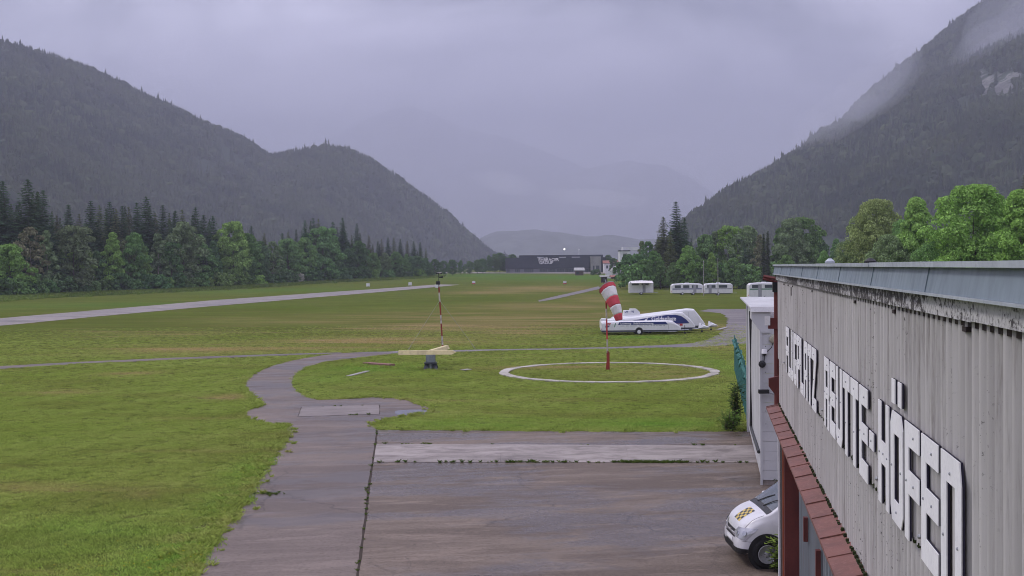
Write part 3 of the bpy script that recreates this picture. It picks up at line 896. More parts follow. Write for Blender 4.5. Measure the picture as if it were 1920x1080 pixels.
# ---- wood on the left, beyond the runway
BASEL = [(-200, 563), (0, 560), (125, 553), (290, 546.5), (480, 537), (620, 528), (720, 524), (815, 519.5), (880, 514), (945, 511)]
def left_depth(px): return G(px, interp(BASEL, px)).y
SP_L = [(-30, 352, 0), (8, 341, 0), (33, 385, 1), (55, 338, 2), (83, 358, 0), (108, 405, 3), (130, 385, 1), (150, 402, 3), (172, 378, 0), (188, 386, 3), (207, 380, 1), (219, 392, 3), (231, 387, 1), (243, 389, 3), (258, 381, 0), (276, 370, 2), (292, 400, 3), (307, 386, 1), (330, 396, 0),
        (343, 394, 3), (368, 390, 0), (383, 404, 1), (400, 406, 2), (428, 428, 3), (472, 424, 1), (496, 437, 3), (530, 438, 0), (541, 435, 3), (573, 414, 1), (588, 410, 0), (598, 411, 3), (625, 417, 2), (643, 409, 0), (670, 420, 1), (692, 442, 3), (709, 452, 1), (716, 449, 3), (728, 446, 0), (739, 446, 3), (751, 449, 1), (764, 452, 3), (776, 453, 0), (788, 454, 1), (799, 466, 3)]
for i, (px, py, v) in enumerate(SP_L):
    d = left_depth(px) + TRNG.uniform(14, 26) + (45 if px > 700 else 0)
    b = on_ground(px, d, -0.1); h = z_at(px, py, d) - b.z
    look = 'tallest dark spruce' if px == 55 else 'dark spruce'
    where = 'far left wood behind the runway' if px < 420 else ('wood beyond the wind mast' if px < 700 else 'distant spruce stand where the left wood ends')
    tree('spruce_tree', 'spruce', v, b, h, TRNG.uniform(1.45, 1.85), jc(C_SPR if v != 3 else C_SPRB), f'{look}, {ORD[i] if i < 40 else ORD[i - 40] + " from the end"} of its kind counted from the left picture edge' if i < 40 else f'small dark spruce at the right end of the left wood, {ORD[len(SP_L) - 1 - i]} from its end', 'spruce', 'spruces in the wood on the left')
DE_L = [(18, 458, 'broad', 1, C_BRI), (58, 425, 'thin', 0, C_BRN), (88, 432, 'thin', 1, C_DECG), (112, 462, 'broad', 2, C_DEC), (138, 424, 'broad', 1, C_DECG), (150, 458, 'broad', 0, C_BRI), (180, 470, 'broad', 3, C_DECD), (212, 436, 'broad', 2, C_BRI), (236, 450, 'thin', 0, C_DECG), (252, 437, 'broad', 0, C_DEC), (268, 460, 'broad', 2, C_BRI), (297, 438, 'thin', 1, C_DECG),
        (322, 455, 'broad', 1, C_DECD), (343, 417, 'broad', 0, C_DECG), (372, 440, 'broad', 3, C_DEC), (400, 452, 'broad', 2, C_DECD), (438, 416, 'broad', 1, C_BRI), (462, 438, 'broad', 0, C_DEC), (487, 452, 'broad', 3, C_DECD), (512, 452, 'thin', 0, C_DECG), (540, 448, 'broad', 1, C_DEC), (572, 446, 'broad', 0, C_DEC), (605, 426, 'broad', 1, C_DEC), (628, 446, 'broad', 2, C_DECD), (652, 466, 'broad', 3, C_DECD), (672, 452, 'broad', 0, C_DECD),
        (700, 474, 'broad', 1, C_DEC), (722, 474, 'broad', 3, C_DECG), (742, 472, 'broad', 0, C_DEC), (762, 476, 'broad', 2, C_DEC), (780, 480, 'broad', 1, C_DECD), (798, 484, 'broad', 3, C_DECD), (815, 486, 'broad', 0, C_DECD)]
LOOKS = {C_BRI: 'bright green leafy tree', C_BRN: 'brownish thin-crowned tree', C_DECG: 'grey-green loose tree', C_DEC: 'mid green leafy tree', C_DECD: 'deep green leafy tree'}
cnt = {}
for i, (px, py, k, v, c) in enumerate(DE_L):
    d = left_depth(px) + TRNG.uniform(4, 10)
    b = on_ground(px, d, -0.1); h = z_at(px, py, d) - b.z
    n = cnt.get(c, 0); cnt[c] = n + 1
    tree('leafy_tree', k, v, b, h, TRNG.uniform(.85, 1.1) * (1.0 if h > 11 else 1.25), jc(c), f'{LOOKS[c]} fronting the left wood, {ORD[n]} such from the left picture edge', 'tree', 'leafy trees along the left wood')
bx = -20; nb = 0
while bx < 812:
    d = left_depth(bx) + TRNG.uniform(0.5, 3)
    b = on_ground(bx, d, -0.15)
    h = TRNG.uniform(3.6, 6.2) if bx < 700 else TRNG.uniform(3.5, 5)
    flower = abs(bx - 552) < 9
    lab = 'pale flowering elder bush at the foot of the left wood' if flower else f'low green bush at the foot of the left wood, {ORD[nb]} from the left picture edge'
    tree('bush', 'bush', nb, b, 4.4 if flower else h, TRNG.uniform(.85, 1.15), (0.30, 0.33, 0.19) if flower else jc(TRNG.choice([C_DECD, C_DEC, C_DECD, C_BRI]), .2), lab, 'bush', 'bushes along the left wood')
    if not flower: nb += 1
    bx += TRNG.uniform(17, 27) * (1.0 if bx < 500 else 0.9)
# hedge of small trees running on to the far building
HD = [(832, 489), (848, 487), (864, 488), (880, 489), (895, 487), (905, 485), (917, 479), (928, 476), (937, 474), (945, 482)]
for i, (px, py) in enumerate(HD):
    d = left_depth(px) + TRNG.uniform(2, 12)
    b = on_ground(px, d, -0.1); h = max(4, z_at(px, py, d) - b.z)
    tree('leafy_tree', 'broad', i, b, h, 1.25, jc((0.055, 0.085, 0.045)), f'small distant tree in a row, {ORD[len(HD) - 1 - i]} left of the dark far building', 'tree', 'trees left of the far dark building')

# ---- wood on the right, behind the trailers and the hangar
RW = [(1193, 478, 330, 'bush', 0, C_DECD), (1204, 452, 345, 'thin', 1, C_DECG), (1216, 452, 340, 'thin', 0, C_DECD), (1226, 470, 322, 'broad', 3, C_DEC), (1322, 440, 345, 'broad', 0, C_DEC), (1340, 434, 350, 'thin', 1, C_DECG), (1366, 424, 350, 'broad', 1, C_BRI), (1384, 438, 345, 'thin', 0, C_DECG), (1402, 424, 352, 'broad', 0, C_DECG), (1424, 440, 340, 'thin', 1, C_BRN),
      (1462, 428, 345, 'broad', 2, C_DEC), (1484, 410, 335, 'broad', 0, C_DECG), (1505, 408, 340, 'broad', 1, C_DEC), (1532, 440, 350, 'broad', 3, C_DECD), (1568, 448, 330, 'broad', 2, C_DEC)]
for i, (px, py, d, k, v, c) in enumerate(RW):
    b = on_ground(px, d, -0.1); h = z_at(px, py, d) - b.z
    tree('leafy_tree', k, v, b, h, 0.92, jc(c), f'{LOOKS[c]} behind the trailers, {ORD[i]} leafy one from the windsock side', 'tree', 'leafy trees behind the trailers')
tree('spruce_tree', 'spruce', 0, on_ground(1268, 340, -.1), z_at(1268, 382, 340), 1.75, C_SPR, 'tall dark spruce that tops the wood behind the trailers', 'spruce', 'spruces behind the trailers')
tree('spruce_tree', 'spruce', 2, on_ground(1244, 336, -.1), z_at(1244, 410, 336), 1.6, C_SPRB, 'olive spruce left of the tallest spruce behind the trailers', 'spruce', 'spruces behind the trailers')
tree('spruce_tree', 'spruce', 1, on_ground(1284, 352, -.1), z_at(1284, 412, 352), 1.5, C_SPR, 'dark spruce right of the tallest spruce behind the trailers', 'spruce', 'spruces behind the trailers')
tree('spruce_tree', 'spruce', 3, on_ground(1258, 326, -.1), z_at(1258, 436, 326), 1.6, (0.062, 0.072, 0.036), 'shorter brown-tinged spruce in front of the tallest spruce', 'spruce', 'spruces behind the trailers')
tree('spruce_tree', 'spruce', 3, on_ground(1396, 330, -.1), z_at(1396, 458, 330), 1.4, C_SPR, 'small dark spruce among leafy trees behind the trailers', 'spruce', 'spruces behind the trailers')
tree('slender_conifer', 'lean', 0, on_ground(1432, 300, -.1), z_at(1432, 441, 300), 1.2, (0.030, 0.036, 0.024), 'left of two slender dark columnar conifers behind the trailers', 'conifer', 'columnar conifers')
tree('slender_conifer', 'lean', 0, on_ground(1440, 301, -.1), z_at(1440, 436, 301), 1.2, (0.030, 0.036, 0.024), 'right of two slender dark columnar conifers behind the trailers', 'conifer', 'columnar conifers')
RB = [(1192, 496), (1208, 486), (1238, 482), (1262, 492), (1290, 461), (1312, 486), (1334, 474), (1352, 494), (1374, 484), (1394, 496), (1414, 500), (1456, 492), (1474, 478)]
for i, (px, py) in enumerate(RB):
    d = 318 + TRNG.uniform(-8, 6)
    b = on_ground(px, d, -.15); h = z_at(px, py, d) - b.z
    if h > 7.5: tree('leafy_tree', 'broad', i, b, h, .95, jc(C_BRI if px in (1290, 1334) else C_DEC), f'young green tree at the edge behind the trailers, {ORD[i]} in the front row', 'tree', 'front row behind the trailers')
    else: tree('bush', 'bush', i, b, h, 1.0, jc(C_DEC), f'green bush at the edge behind the trailers, {ORD[i]} in the front row', 'bush', 'front row behind the trailers')
RN = [(1588, 452, 170, 2, .8, C_DECG, 'grey-green low tree just left of the tall olive birch'), (1620, 402, 168, 2, .8, (0.095, 0.112, 0.055), 'olive tree leaning against the tall birch behind the hangar roof'), (1645, 374, 165, 0, .72, (0.100, 0.112, 0.054), 'tall olive-brown birch above the middle of the hangar roof'),
      (1692, 412, 160, 2, .7, C_DEC, 'small green tree between the birch and the bright maple'), (1718, 370, 150, 1, .85, C_BRI, 'bright green slim maple right of the olive birch'), (1765, 430, 140, 0, .8, C_DEC, 'mid green low tree beside the big bright maple'), (1828, 347, 135, 0, 1.0, (0.086, 0.132, 0.040), 'big bright green maple above the right part of the hangar roof'),
      (1868, 372, 138, 2, .9, C_BRI, 'bright tree behind the right shoulder of the big maple'), (1912, 356, 128, 1, 1.0, (0.090, 0.138, 0.040), 'bright green tree cut by the right picture edge'), (1545, 470, 200, 1, .8, C_DEC, 'low green tree left of the grey-green tree above the hangar roof'), (1668, 440, 150, 0, .9, C_DECG, 'low grey-green tree beneath the tall olive birch'), (1795, 405, 150, 1, .8, C_DEC, 'green tree left behind the big bright maple')]
for px, py, d, v, w, c, lab in RN:
    b = on_ground(px, d, -.1); h = z_at(px, py, d) - b.z
    tree('leafy_tree', 'near', v, b, h, w, c, lab, 'tree', 'trees behind the hangar roof')
tree('spruce_tree', 'spruce', 1, on_ground(1921, 185, -.1), z_at(1921, 328, 185), 0.9, (0.050, 0.048, 0.036), 'dark spruce tip at the right picture edge', 'spruce')

# ---- what nobody could count: instanced stuff
def scatter(name, pts, scales, protos, seed, jitter_tilt=0.0, attrs=None):
    me = bpy.data.meshes.new(name)
    me.vertices.add(len(pts)); me.vertices.foreach_set('co', np.asarray(pts, np.float32).ravel())
    at = me.attributes.new('sc', 'FLOAT', 'POINT'); at.data.foreach_set('value', np.asarray(scales, np.float32))
    for an, av in (attrs or {}).items():
        at = me.attributes.new(an, 'FLOAT', 'POINT'); at.data.foreach_set('value', np.asarray(av, np.float32))
    me.update()
    o = tag(link(name, me), kind='stuff')
    pc = bpy.data.collections.new(name + '_sources')
    for p in protos:
        pc.objects.link(bpy.data.objects.new(p.name, p))
    ng = bpy.data.node_groups.new(name, 'GeometryNodeTree')
    ng.interface.new_socket('Geometry', in_out='INPUT', socket_type='NodeSocketGeometry')
    ng.interface.new_socket('Geometry', in_out='OUTPUT', socket_type='NodeSocketGeometry')
    N, Lk = ng.nodes, ng.links
    gi, go = N.new('NodeGroupInput'), N.new('NodeGroupOutput')
    ip = N.new('GeometryNodeInstanceOnPoints'); ci = N.new('GeometryNodeCollectionInfo')
    ci.inputs['Collection'].default_value = pc; ci.inputs['Separate Children'].default_value = True; ci.inputs['Reset Children'].default_value = True
    rv = N.new('FunctionNodeRandomValue'); rv.data_type = 'FLOAT_VECTOR'
    rv.inputs['Min'].default_value = (-jitter_tilt, -jitter_tilt, 0); rv.inputs['Max'].default_value = (jitter_tilt, jitter_tilt, 6.283); rv.inputs['Seed'].default_value = seed
    na = N.new('GeometryNodeInputNamedAttribute'); na.data_type = 'FLOAT'; na.inputs['Name'].default_value = 'sc'
    ip.inputs['Pick Instance'].default_value = True
    Lk.new(gi.outputs[0], ip.inputs['Points']); Lk.new(ci.outputs[0], ip.inputs['Instance'])
    Lk.new(rv.outputs[0], ip.inputs['Rotation']); Lk.new(na.outputs['Attribute'], ip.inputs['Scale'])
    Lk.new(ip.outputs[0], go.inputs[0])
    md = o.modifiers.new('scatter', 'NODES'); md.node_group = ng
    return o
def hill_conifer(name, seed, w):
    r = random.Random(seed); m = MB()
    for k in range(4):
        z0, z1 = 0.04 + k * 0.22, 0.36 + k * 0.215; R = w * (1 - k * 0.22)
        n = 7; vs = [(r.uniform(-.01, .01), r.uniform(-.01, .01), z1)]
        for j in range(n):
            a = 6.283 * j / n + r.uniform(-.2, .2); q = R * r.uniform(.7, 1.2)
            vs.append((q * math.cos(a), q * math.sin(a), z0 + r.uniform(-.03, .05)))
        m.add(vs, [(0, 1 + j, 1 + (j + 1) % n) for j in range(n)])
    return m.mesh(name, M_MTREE, fix=False)
def hill_broad(name, seed):
    r = np.random.default_rng(seed)
    bm = bmesh.new(); bmesh.ops.create_icosphere(bm, subdivisions=2, radius=0.34)
    for v in bm.verts:
        v.co *= r.uniform(.75, 1.25); v.co.z = v.co.z * 1.15 + 0.42
    me = bpy.data.meshes.new(name); bm.to_mesh(me); bm.free(); me.materials.append(M_MTREE)
    return me
HILLP = [hill_conifer('hill_spruce', 1, .20), hill_conifer('hill_spruce', 2, .17), hill_conifer('hill_spruce', 3, .23), hill_conifer('hill_spruce', 4, .15), hill_broad('hill_beech', 5)]
def hill_points(V, K, n, seed, uclip=(0, 1)):
    r = np.random.default_rng(seed)
    H, W = V.shape[:2]
    A = np.linalg.norm(np.cross(V[1:, :-1] - V[:-1, :-1], V[:-1, 1:] - V[:-1, :-1]), axis=-1)
    p = A.ravel() / A.sum()
    c = r.choice(len(p), n, p=p); j, i = c // (W - 1), c % (W - 1)
    u, v = r.uniform(size=n)[:, None], r.uniform(size=n)[:, None]
    P = (V[j, i] * (1 - u) + V[j, i + 1] * u) * (1 - v) + (V[j + 1, i] * (1 - u) + V[j + 1, i + 1] * u) * v
    keep = K[j, i] < r.uniform(0.35, 0.75, n)
    # thin clearings and gullies
    keep &= fbm(P[:, 0] / 108, P[:, 1] / 234, seed + 2) > r.uniform(0.22, 0.40, n)
    return P[keep]
# ridge crowns: a denser line of trees where the slope meets the sky
def ridge_points(V, n, seed):
    r = np.random.default_rng(seed)
    R = V[-2]; i = r.integers(0, len(R) - 1, n); u = r.uniform(size=n)[:, None]
    P = R[i] * (1 - u) + R[i + 1] * u
    P[:, 1] += r.uniform(-32, 18, n); P[:, 2] -= 2.5
    return P
for nm, V, K, n, sd in (('hillside_forest_left', VL, KL, 60000, 5), ('hillside_forest_right', VR, KR, 65000, 6)):
    P = np.concatenate([hill_points(V, K, n, sd), ridge_points(V, 2600, sd + 20)])
    r = np.random.default_rng(sd + 50)
    P[:, 2] -= 0.5
    dist = P[:, 1]
    s = r.uniform(9.0, 23.0, len(P)) * np.where(r.uniform(size=len(P)) > .97, 1.35, 1)
    tag(scatter(nm, P, s, HILLP, sd), f'hazy dark conifer forest covering the {"left" if "left" in nm else "right"} mountain slope', 'forest')
# wood behind the front rows, left and right
FILLP = []
for me, nh in (SPRUCE[0], SPRUCE[1], BROAD[0], BROAD[2]):
    c = me.copy(); c.materials.clear(); c.materials.append(M_FILL); c.name = 'wood_tree'; FILLP.append(c)
pts, scs = [], []
fr = random.Random(4)
for k in range(330):
    px = fr.uniform(-120, 800); d = left_depth(px) + fr.uniform(22, 75)
    top = interp([(p[0], p[1]) for p in SP_L], px) + fr.uniform(12, 60)
    b = on_ground(px, d); h = z_at(px, top, d) - b.z
    if h > 5: pts.append(b); scs.append(h / 22)
for k in range(110):
    px = fr.uniform(1185, 1560); d = fr.uniform(352, 410)
    top = interp([(1185, 478), (1210, 462), (1240, 430), (1270, 415), (1300, 446), (1370, 440), (1440, 446), (1500, 430), (1560, 462)], px) + fr.uniform(6, 40)
    b = on_ground(px, d); h = z_at(px, top, d) - b.z
    if h > 5: pts.append(b); scs.append(h / 22)
for k in range(70):
    px = fr.uniform(1540, 2000); d = fr.uniform(190, 260)
    top = interp([(1540, 470), (1640, 430), (1700, 430), (1800, 415), (1900, 400), (2000, 390)], px) + fr.uniform(8, 40)
    b = on_ground(px, d); h = z_at(px, top, d) - b.z
    if h > 4: pts.append(b); scs.append(h / 22)
tag(scatter('wood_interior', [tuple(p) for p in pts], scs, FILLP, 3), 'dense dark wood filling in behind the front rows of trees', 'wood')

# ---- mown grass near the camera, tufts at the edges
def tuft(name, seed, n, h, spread, mat):
    r = random.Random(seed); m = MB()
    for k in range(n):
        a = r.uniform(0, 6.28); q = spread * math.sqrt(r.uniform(0, 1)); x, y = q * math.cos(a), q * math.sin(a)
        b = r.uniform(0, 6.28); l = h * r.uniform(.5, 1.2); w = 0.0055 + 0.004 * r.uniform(0, 1)
        lean = r.uniform(.5, 1.5) * l
        dx, dy = math.cos(b), math.sin(b)
        m.add([(x - dy * w, y + dx * w, -.01), (x + dy * w, y - dx * w, -.01), (x + dx * lean * .4 + dy * w * .7, y + dy * lean * .4 - dx * w * .7, l * .7), (x + dx * lean, y + dy * lean, l)], [(0, 1, 2), (0, 2, 3)])
    return m.mesh(name, mat, fix=False)
TUFTS = [tuft('grass_tuft', k, 46, 0.048, 0.27, M_BLADE) for k in range(4)]
TALL = [tuft('long_grass', 10 + k, 40, 0.22, 0.18, M_BLADE) for k in range(3)]
paved = [[(p.x, p.y) for p in taxi_poly], [(p.x, p.y) for p in apron_poly], [(p.x - .3, p.y) for p in joint] + [(p.x + .35, p.y) for p in reversed(joint)]]
r = np.random.default_rng(31)
def grass_pts(n, x0, x1, y0, y1):
    P = np.stack([r.uniform(x0, x1, n), r.uniform(y0, y1, n)], -1)
    # only what lies in or close to the field of view
    P = P[(np.abs(P[:, 0]) < P[:, 1] * 0.50 + 2)]
    ins = np.zeros(len(P), bool)
    for poly in paved: ins |= pip(P, poly)
    so = P @ np.array([[AX.x, NX.x], [AX.y, NX.y]])
    ins |= (so[:, 1] > 1.4) & (so[:, 0] < 49)
    for e0_, e1_ in PATHS: ins |= pip(P, [(q.x, q.y) for q in e0_] + [(q.x, q.y) for q in reversed(e1_)])
    return P[~ins]
PG = grass_pts(330000, -62, 26, 22, 135)
PG = PG[r.uniform(size=len(PG)) < np.clip((140 - PG[:, 1]) / 95, 0, 1) ** 1.6]
# not on the ring marker
ring_c = G(1141, 697.5)
rr = np.hypot(PG[:, 0] - ring_c.x, PG[:, 1] - ring_c.y)
PG = PG[(rr < 6.38) | (rr > 7.1) | (r.uniform(size=len(rr)) < .10)]
PG = np.concatenate([PG, np.zeros((len(PG), 1))], 1)
lush_here = blob_field(PG[:, 0], PG[:, 1], LUSH)
tag(scatter('mown_grass', PG, r.uniform(.55, 1.05, len(PG)) * (1 + 0.5 * lush_here), TUFTS, 8, 0.2, {'dry': blob_field(PG[:, 0], PG[:, 1], DRY), 'lush': lush_here}), 'short mown meadow grass on the airfield', 'grass')
# long grass along pavement edges, round posts and at the wood's foot
edge = []
for poly, k in ((jag(left_edge, .1, .1), .28), (jag(lobe, .1, .1), .15), (jag(inner[9:], .1, .1), .15), (apron_top, .25), (jag(outer[:8], .1, .15), .12)):
    for p in poly:
        for _ in range(3):
            edge.append((p.x + random.gauss(0, k) - (.12 if poly is not apron_top else 0), p.y + random.gauss(0.05, k), 0))
E2 = np.array(edge)
ins = pip(E2[:, :2], paved[0]) | pip(E2[:, :2], paved[1])
E2 = E2[~ins | (r.uniform(size=len(E2)) < .12)]
extra = []
for px, py, n, k in ((690, 684, 160, .9), (808, 694, 60, .5), (1390, 800, 260, .55), (1140, 696, 30, .3), (420, 1040, 200, .8), (450, 960, 120, .6), (740, 690, 60, .8)):
    c = G(px, py)
    for _ in range(n): extra.append((c.x + random.gauss(0, k), c.y + random.gauss(0, k * 1.6), 0))
X2 = np.array(extra); X2 = X2[~(pip(X2[:, :2], paved[0]) | pip(X2[:, :2], paved[1]))]
E2 = np.concatenate([E2, X2])
tag(scatter('long_grass', E2, r.uniform(.22, .62, len(E2)), TALL, 9, 0.25), 'longer grass along the pavement edges', 'grass')
# taller unmown verge at the foot of the left wood
VG = []
for k in range(9000):
    px = fr.uniform(-80, 830); d = left_depth(px) - abs(fr.gauss(0, 9)) + 2
    VG.append(tuple(on_ground(px, d)))
VTUFT = [tuft('verge_grass', 40 + k, 40, 0.55, 0.9, M_VERGE) for k in range(2)]
for me in VTUFT:
    me.transform(Matrix.Scale(1.0, 4))
tag(scatter('verge_grass', VG, [fr.uniform(.6, 1.4) for _ in VG], VTUFT, 12, .2), 'unmown green verge below the left wood', 'grass')
# small yellow flowers in the meadow by the taxiway
FLW = MB()
for k in range(5):
    a_ = k * 1.25; FLW.add([(0, 0, .055), (.012 * math.cos(a_), .012 * math.sin(a_), .06), (.012 * math.cos(a_ + .9), .012 * math.sin(a_ + .9), .06)], [(0, 1, 2)])
FLW = FLW.mesh('flower', grime('yellow_petal', (0.70, 0.55, 0.04), (0.6, 0.45, 0.03), 5, .7, .1), fix=False)
FP = []
for px, py, n, kx, ky in ((330, 1062, 260, 1.2, 1.0), (250, 900, 120, 4, 5), (560, 735, 60, 2, 3), (1190, 700, 60, .8, .8), (450, 900, 80, 1.0, 3), (900, 780, 80, 5, 2)):
    c = G(px, py)
    for _ in range(n): FP.append((c.x + fr.gauss(0, kx), c.y + fr.gauss(0, ky), .0))
FP = np.array(FP); FP = FP[~(pip(FP[:, :2], paved[0]) | pip(FP[:, :2], paved[1]))]
tag(scatter('meadow_flowers', FP, r.uniform(.8, 1.8, len(FP)), [FLW], 21, .3), 'tiny yellow flowers scattered in the meadow', 'flowers')
# weeds in the joints of the apron
WEEDP = [tuft('weed', 60 + k, 26, 0.14, 0.07, M_WEED) for k in range(3)]
WD = []
def along(a, b, n, k, u0=0, u1=1):
    for _ in range(n):
        p = a.lerp(b, fr.uniform(u0, u1)); WD.append((p.x + fr.gauss(0, k), p.y + fr.gauss(0, k), 0.008))
along(b0, b1, 60, .03, 0, 1); along(b0, b1, 110, .06, .64, .82); along(b0, b1, 30, .04, .3, .6); along(a0, a1, 12, .04, .05, .15); along(a0, a1, 8, .03)
for i in range(len(joint) - 2): along(joint[i] + gap * .5, joint[i + 1] + gap * .5, 5, .03)
along(joint[2], joint[3], 12, .05)
along(rim[0], rim[1], 6, .06, .3, .8); along(rim[3], rim[2], 6, .06, .5, .9)
c = G(503, 927)
for _ in range(35): WD.append((c.x + fr.gauss(0, .22), c.y + fr.gauss(0, .12), .008))
tag(scatter('joint_weeds', WD, [fr.uniform(.14, .42) if w_[1] < b0.y - 1 else fr.uniform(.2, .7) for w_ in WD], WEEDP, 13, .2), 'small green weeds growing in the apron joints', 'weeds')
# ------------------------------------------------------------------ the hangar on the right
def mat_fibre():
    """weathered fibre-cement sheets: grey with vertical run marks and dark lichen specks"""
    t = NT('fibre_cement')
    p = t.pos((1.6, 1.6, 0.10)); a = t.noise(p, 2.2, 6, 0.6)
    sp = t.noise(t.pos(), 26, 4, 0.7); bl = t.noise(t.pos((1, 1, .6)), 0.9, 4, 0.6)
    c = t.mix(t.rng(a, 0.36, 0.68), (0.50, 0.478, 0.465), (0.40, 0.38, 0.37))
    c = t.mix(t.rng(t.noise(p, 6, 6, 0.75), 0.50, 0.72, 0, 0.75), c, (0.20, 0.18, 0.165))
    c = t.mix(t.math('MULTIPLY', t.rng(sp, 0.60, 0.68), t.rng(bl, 0.44, 0.60)), c, (0.050, 0.048, 0.046))
    t.bump(sp, 0.12, 0.006)
    return t.set(c, 0.85, 0.2)
def mat_flaking():
    t = NT('flaking_fascia')
    n = t.noise(t.pos((1, 1, 1.4)), 11, 8, 0.72); big = t.noise(t.pos((1, 1, .1)), 0.55, 3, 0.5)
    f = t.rng(t.math('ADD', t.math('MULTIPLY', n, 0.75), t.math('MULTIPLY', big, 0.45)), 0.585, 0.635)
    c = t.mix(f, (0.085, 0.078, 0.080), (0.52, 0.51, 0.51))
    c = t.mix(t.rng(t.noise(t.pos(), 30, 3, .6), .45, .7, 0, .5), c, (0.05, 0.045, 0.045))
    t.bump(f, 0.3, 0.004)
    return t.set(c, 0.8, 0.2)
def mat_rust(name, c0, c1, c2):
    t = NT(name)
    a = t.noise(t.pos((1, 1, .5)), 3.0, 6, 0.65); b = t.noise(t.pos(), 20, 4, 0.7)
    c = t.mix(t.rng(a, 0.35, 0.68), c0, c1)
    c = t.mix(t.rng(b, 0.5, 0.72, 0, 0.6), c, c2)
    return t.set(c, 0.6, 0.3)
def mat_door():
    t = NT('hangar_door_sheet')
    a = t.noise(t.pos((2.5, 2.5, .12)), 2.5, 6, 0.65)
    c = t.mix(t.rng(a, 0.35, 0.68), (0.185, 0.205, 0.225), (0.130, 0.140, 0.155))
    c = t.mix(t.rng(t.noise(t.pos((3, 3, .3)), 3, 3, .6), .55, .75, 0, .5), c, (0.17, 0.13, 0.125))
    return t.set(c, 0.6, 0.3)
M_FIBRE = mat_fibre(); M_FLAKE = mat_flaking(); M_DOOR = mat_door()
M_FLASH = grime('zinc_flashing', (0.215, 0.265, 0.300), (0.165, 0.205, 0.235), 0.9, 0.42, 0.5, stretch=(1, 1, .3), kind='Position')
M_LIP = grime('bright_zinc', (0.46, 0.50, 0.54), (0.34, 0.37, 0.41), 1.5, 0.4, 0.5, kind='Position')
M_CANOPY = mat_rust('red_oxide_sheet', (0.225, 0.098, 0.080), (0.165, 0.076, 0.064), (0.30, 0.165, 0.135))
M_REDSTEEL = mat_rust('red_oxide_steel', (0.160, 0.040, 0.034), (0.115, 0.030, 0.028), (0.085, 0.036, 0.032))
M_LITFACE = mat_rust('lit_post_face', (0.42, 0.125, 0.060), (0.34, 0.100, 0.055), (0.25, 0.09, 0.06))  # brighter orange paints the light on the left face of the red post
M_LETTER = grime('white_letter_board', (0.86, 0.85, 0.86), (0.74, 0.73, 0.75), 2.5, 0.55, 0.35, amount=.7, kind='Position')
M_EDGE = grime('dark_letter_edge', (0.030, 0.026, 0.050), (0.02, 0.018, 0.03), 4, .7, .2)
M_DARK = grime('dark_timber', (0.050, 0.036, 0.034), (0.030, 0.024, 0.024), 3, 0.8, 0.2)
M_BLACK = grime('black_plastic', (0.022, 0.022, 0.024), (0.014, 0.014, 0.016), 4, 0.5, 0.4)
M_ROOFING = grime('bitumen_roof', (0.090, 0.088, 0.090), (0.060, 0.058, 0.060), 1.2, 0.9, 0.2)
M_MOSS = grime('moss', (0.045, 0.060, 0.022), (0.020, 0.022, 0.015), 20, 0.95, 0.1)
M_RUSTBOLT = grime('rusty_bolt', (0.26, 0.09, 0.035), (0.10, 0.045, 0.03), 9, 0.9, 0.2)
M_STEEL = grime('galvanised_steel', (0.40, 0.41, 0.43), (0.27, 0.28, 0.30), 5, 0.45, 0.5, metal=.4)

LW = 1.52; S0, S1 = 1.0, 25.55
Z_CAN, Z_EAVE = 3.75, 6.47
hangar = thing('hangar', 'grey corrugated hangar with white block letters and red canopy on the right', 'hangar')
def hb(name, s0, s1, o0, o1, z0, z1, mat, parent=hangar, bevel=0.0):
    return MB().box(s0, s1, o0, o1, z0, z1).build(name, mat, parent, mat4=HMAT, bevel=bevel)
# corrugated sheets, lower row tucked under the upper one
WAVE = 0.177; NW = 6
def sheet_mesh(z0, z1, rows=4, seg=8):
    m = MB(); n = NW * seg
    for front in (1,):
        vs = []
        for j in range(rows + 1):
            z = z0 + (z1 - z0) * j / rows
            for i in range(n + 1):
                s = i * WAVE / seg
                vs.append((s, -0.030 * math.cos(2 * math.pi * i / seg), z))
        fs = [(j * (n + 1) + i, j * (n + 1) + i + 1, (j + 1) * (n + 1) + i + 1, (j + 1) * (n + 1) + i) for j in range(rows) for i in range(n)]
        m.add(vs, fs)
        # visible thickness along the lower edge
        lo = len(m.v)
        m.add([(v[0], v[1] + 0.007, v[2]) for v in vs[:n + 1]] + vs[:n + 1], [(i, i + 1, n + 2 + i, n + 1 + i) for i in range(n)])
    return m.mesh('corrugated_sheet', M_FIBRE, mat4=HMAT, smooth=True)
ZJ = 4.86
up_mesh = sheet_mesh(ZJ - 0.10, 6.50); lo_mesh = sheet_mesh(3.62, ZJ + 0.05)
s = S0; k = 0
while s < S1 - 0.3:
    for me, o in ((up_mesh, LW - 0.012 + 0.0008 * (k % 2)), (lo_mesh, LW + 0.010 + 0.0008 * (k % 2))):
        ob = link('corrugated_sheet', me, hangar); ob.location = HF(s, o, random.uniform(-.004, .004))
    s += NW * WAVE * (1.0 if s + 2 * NW * WAVE < S1 + .3 else (S1 - s) / (NW * WAVE)); k += 1
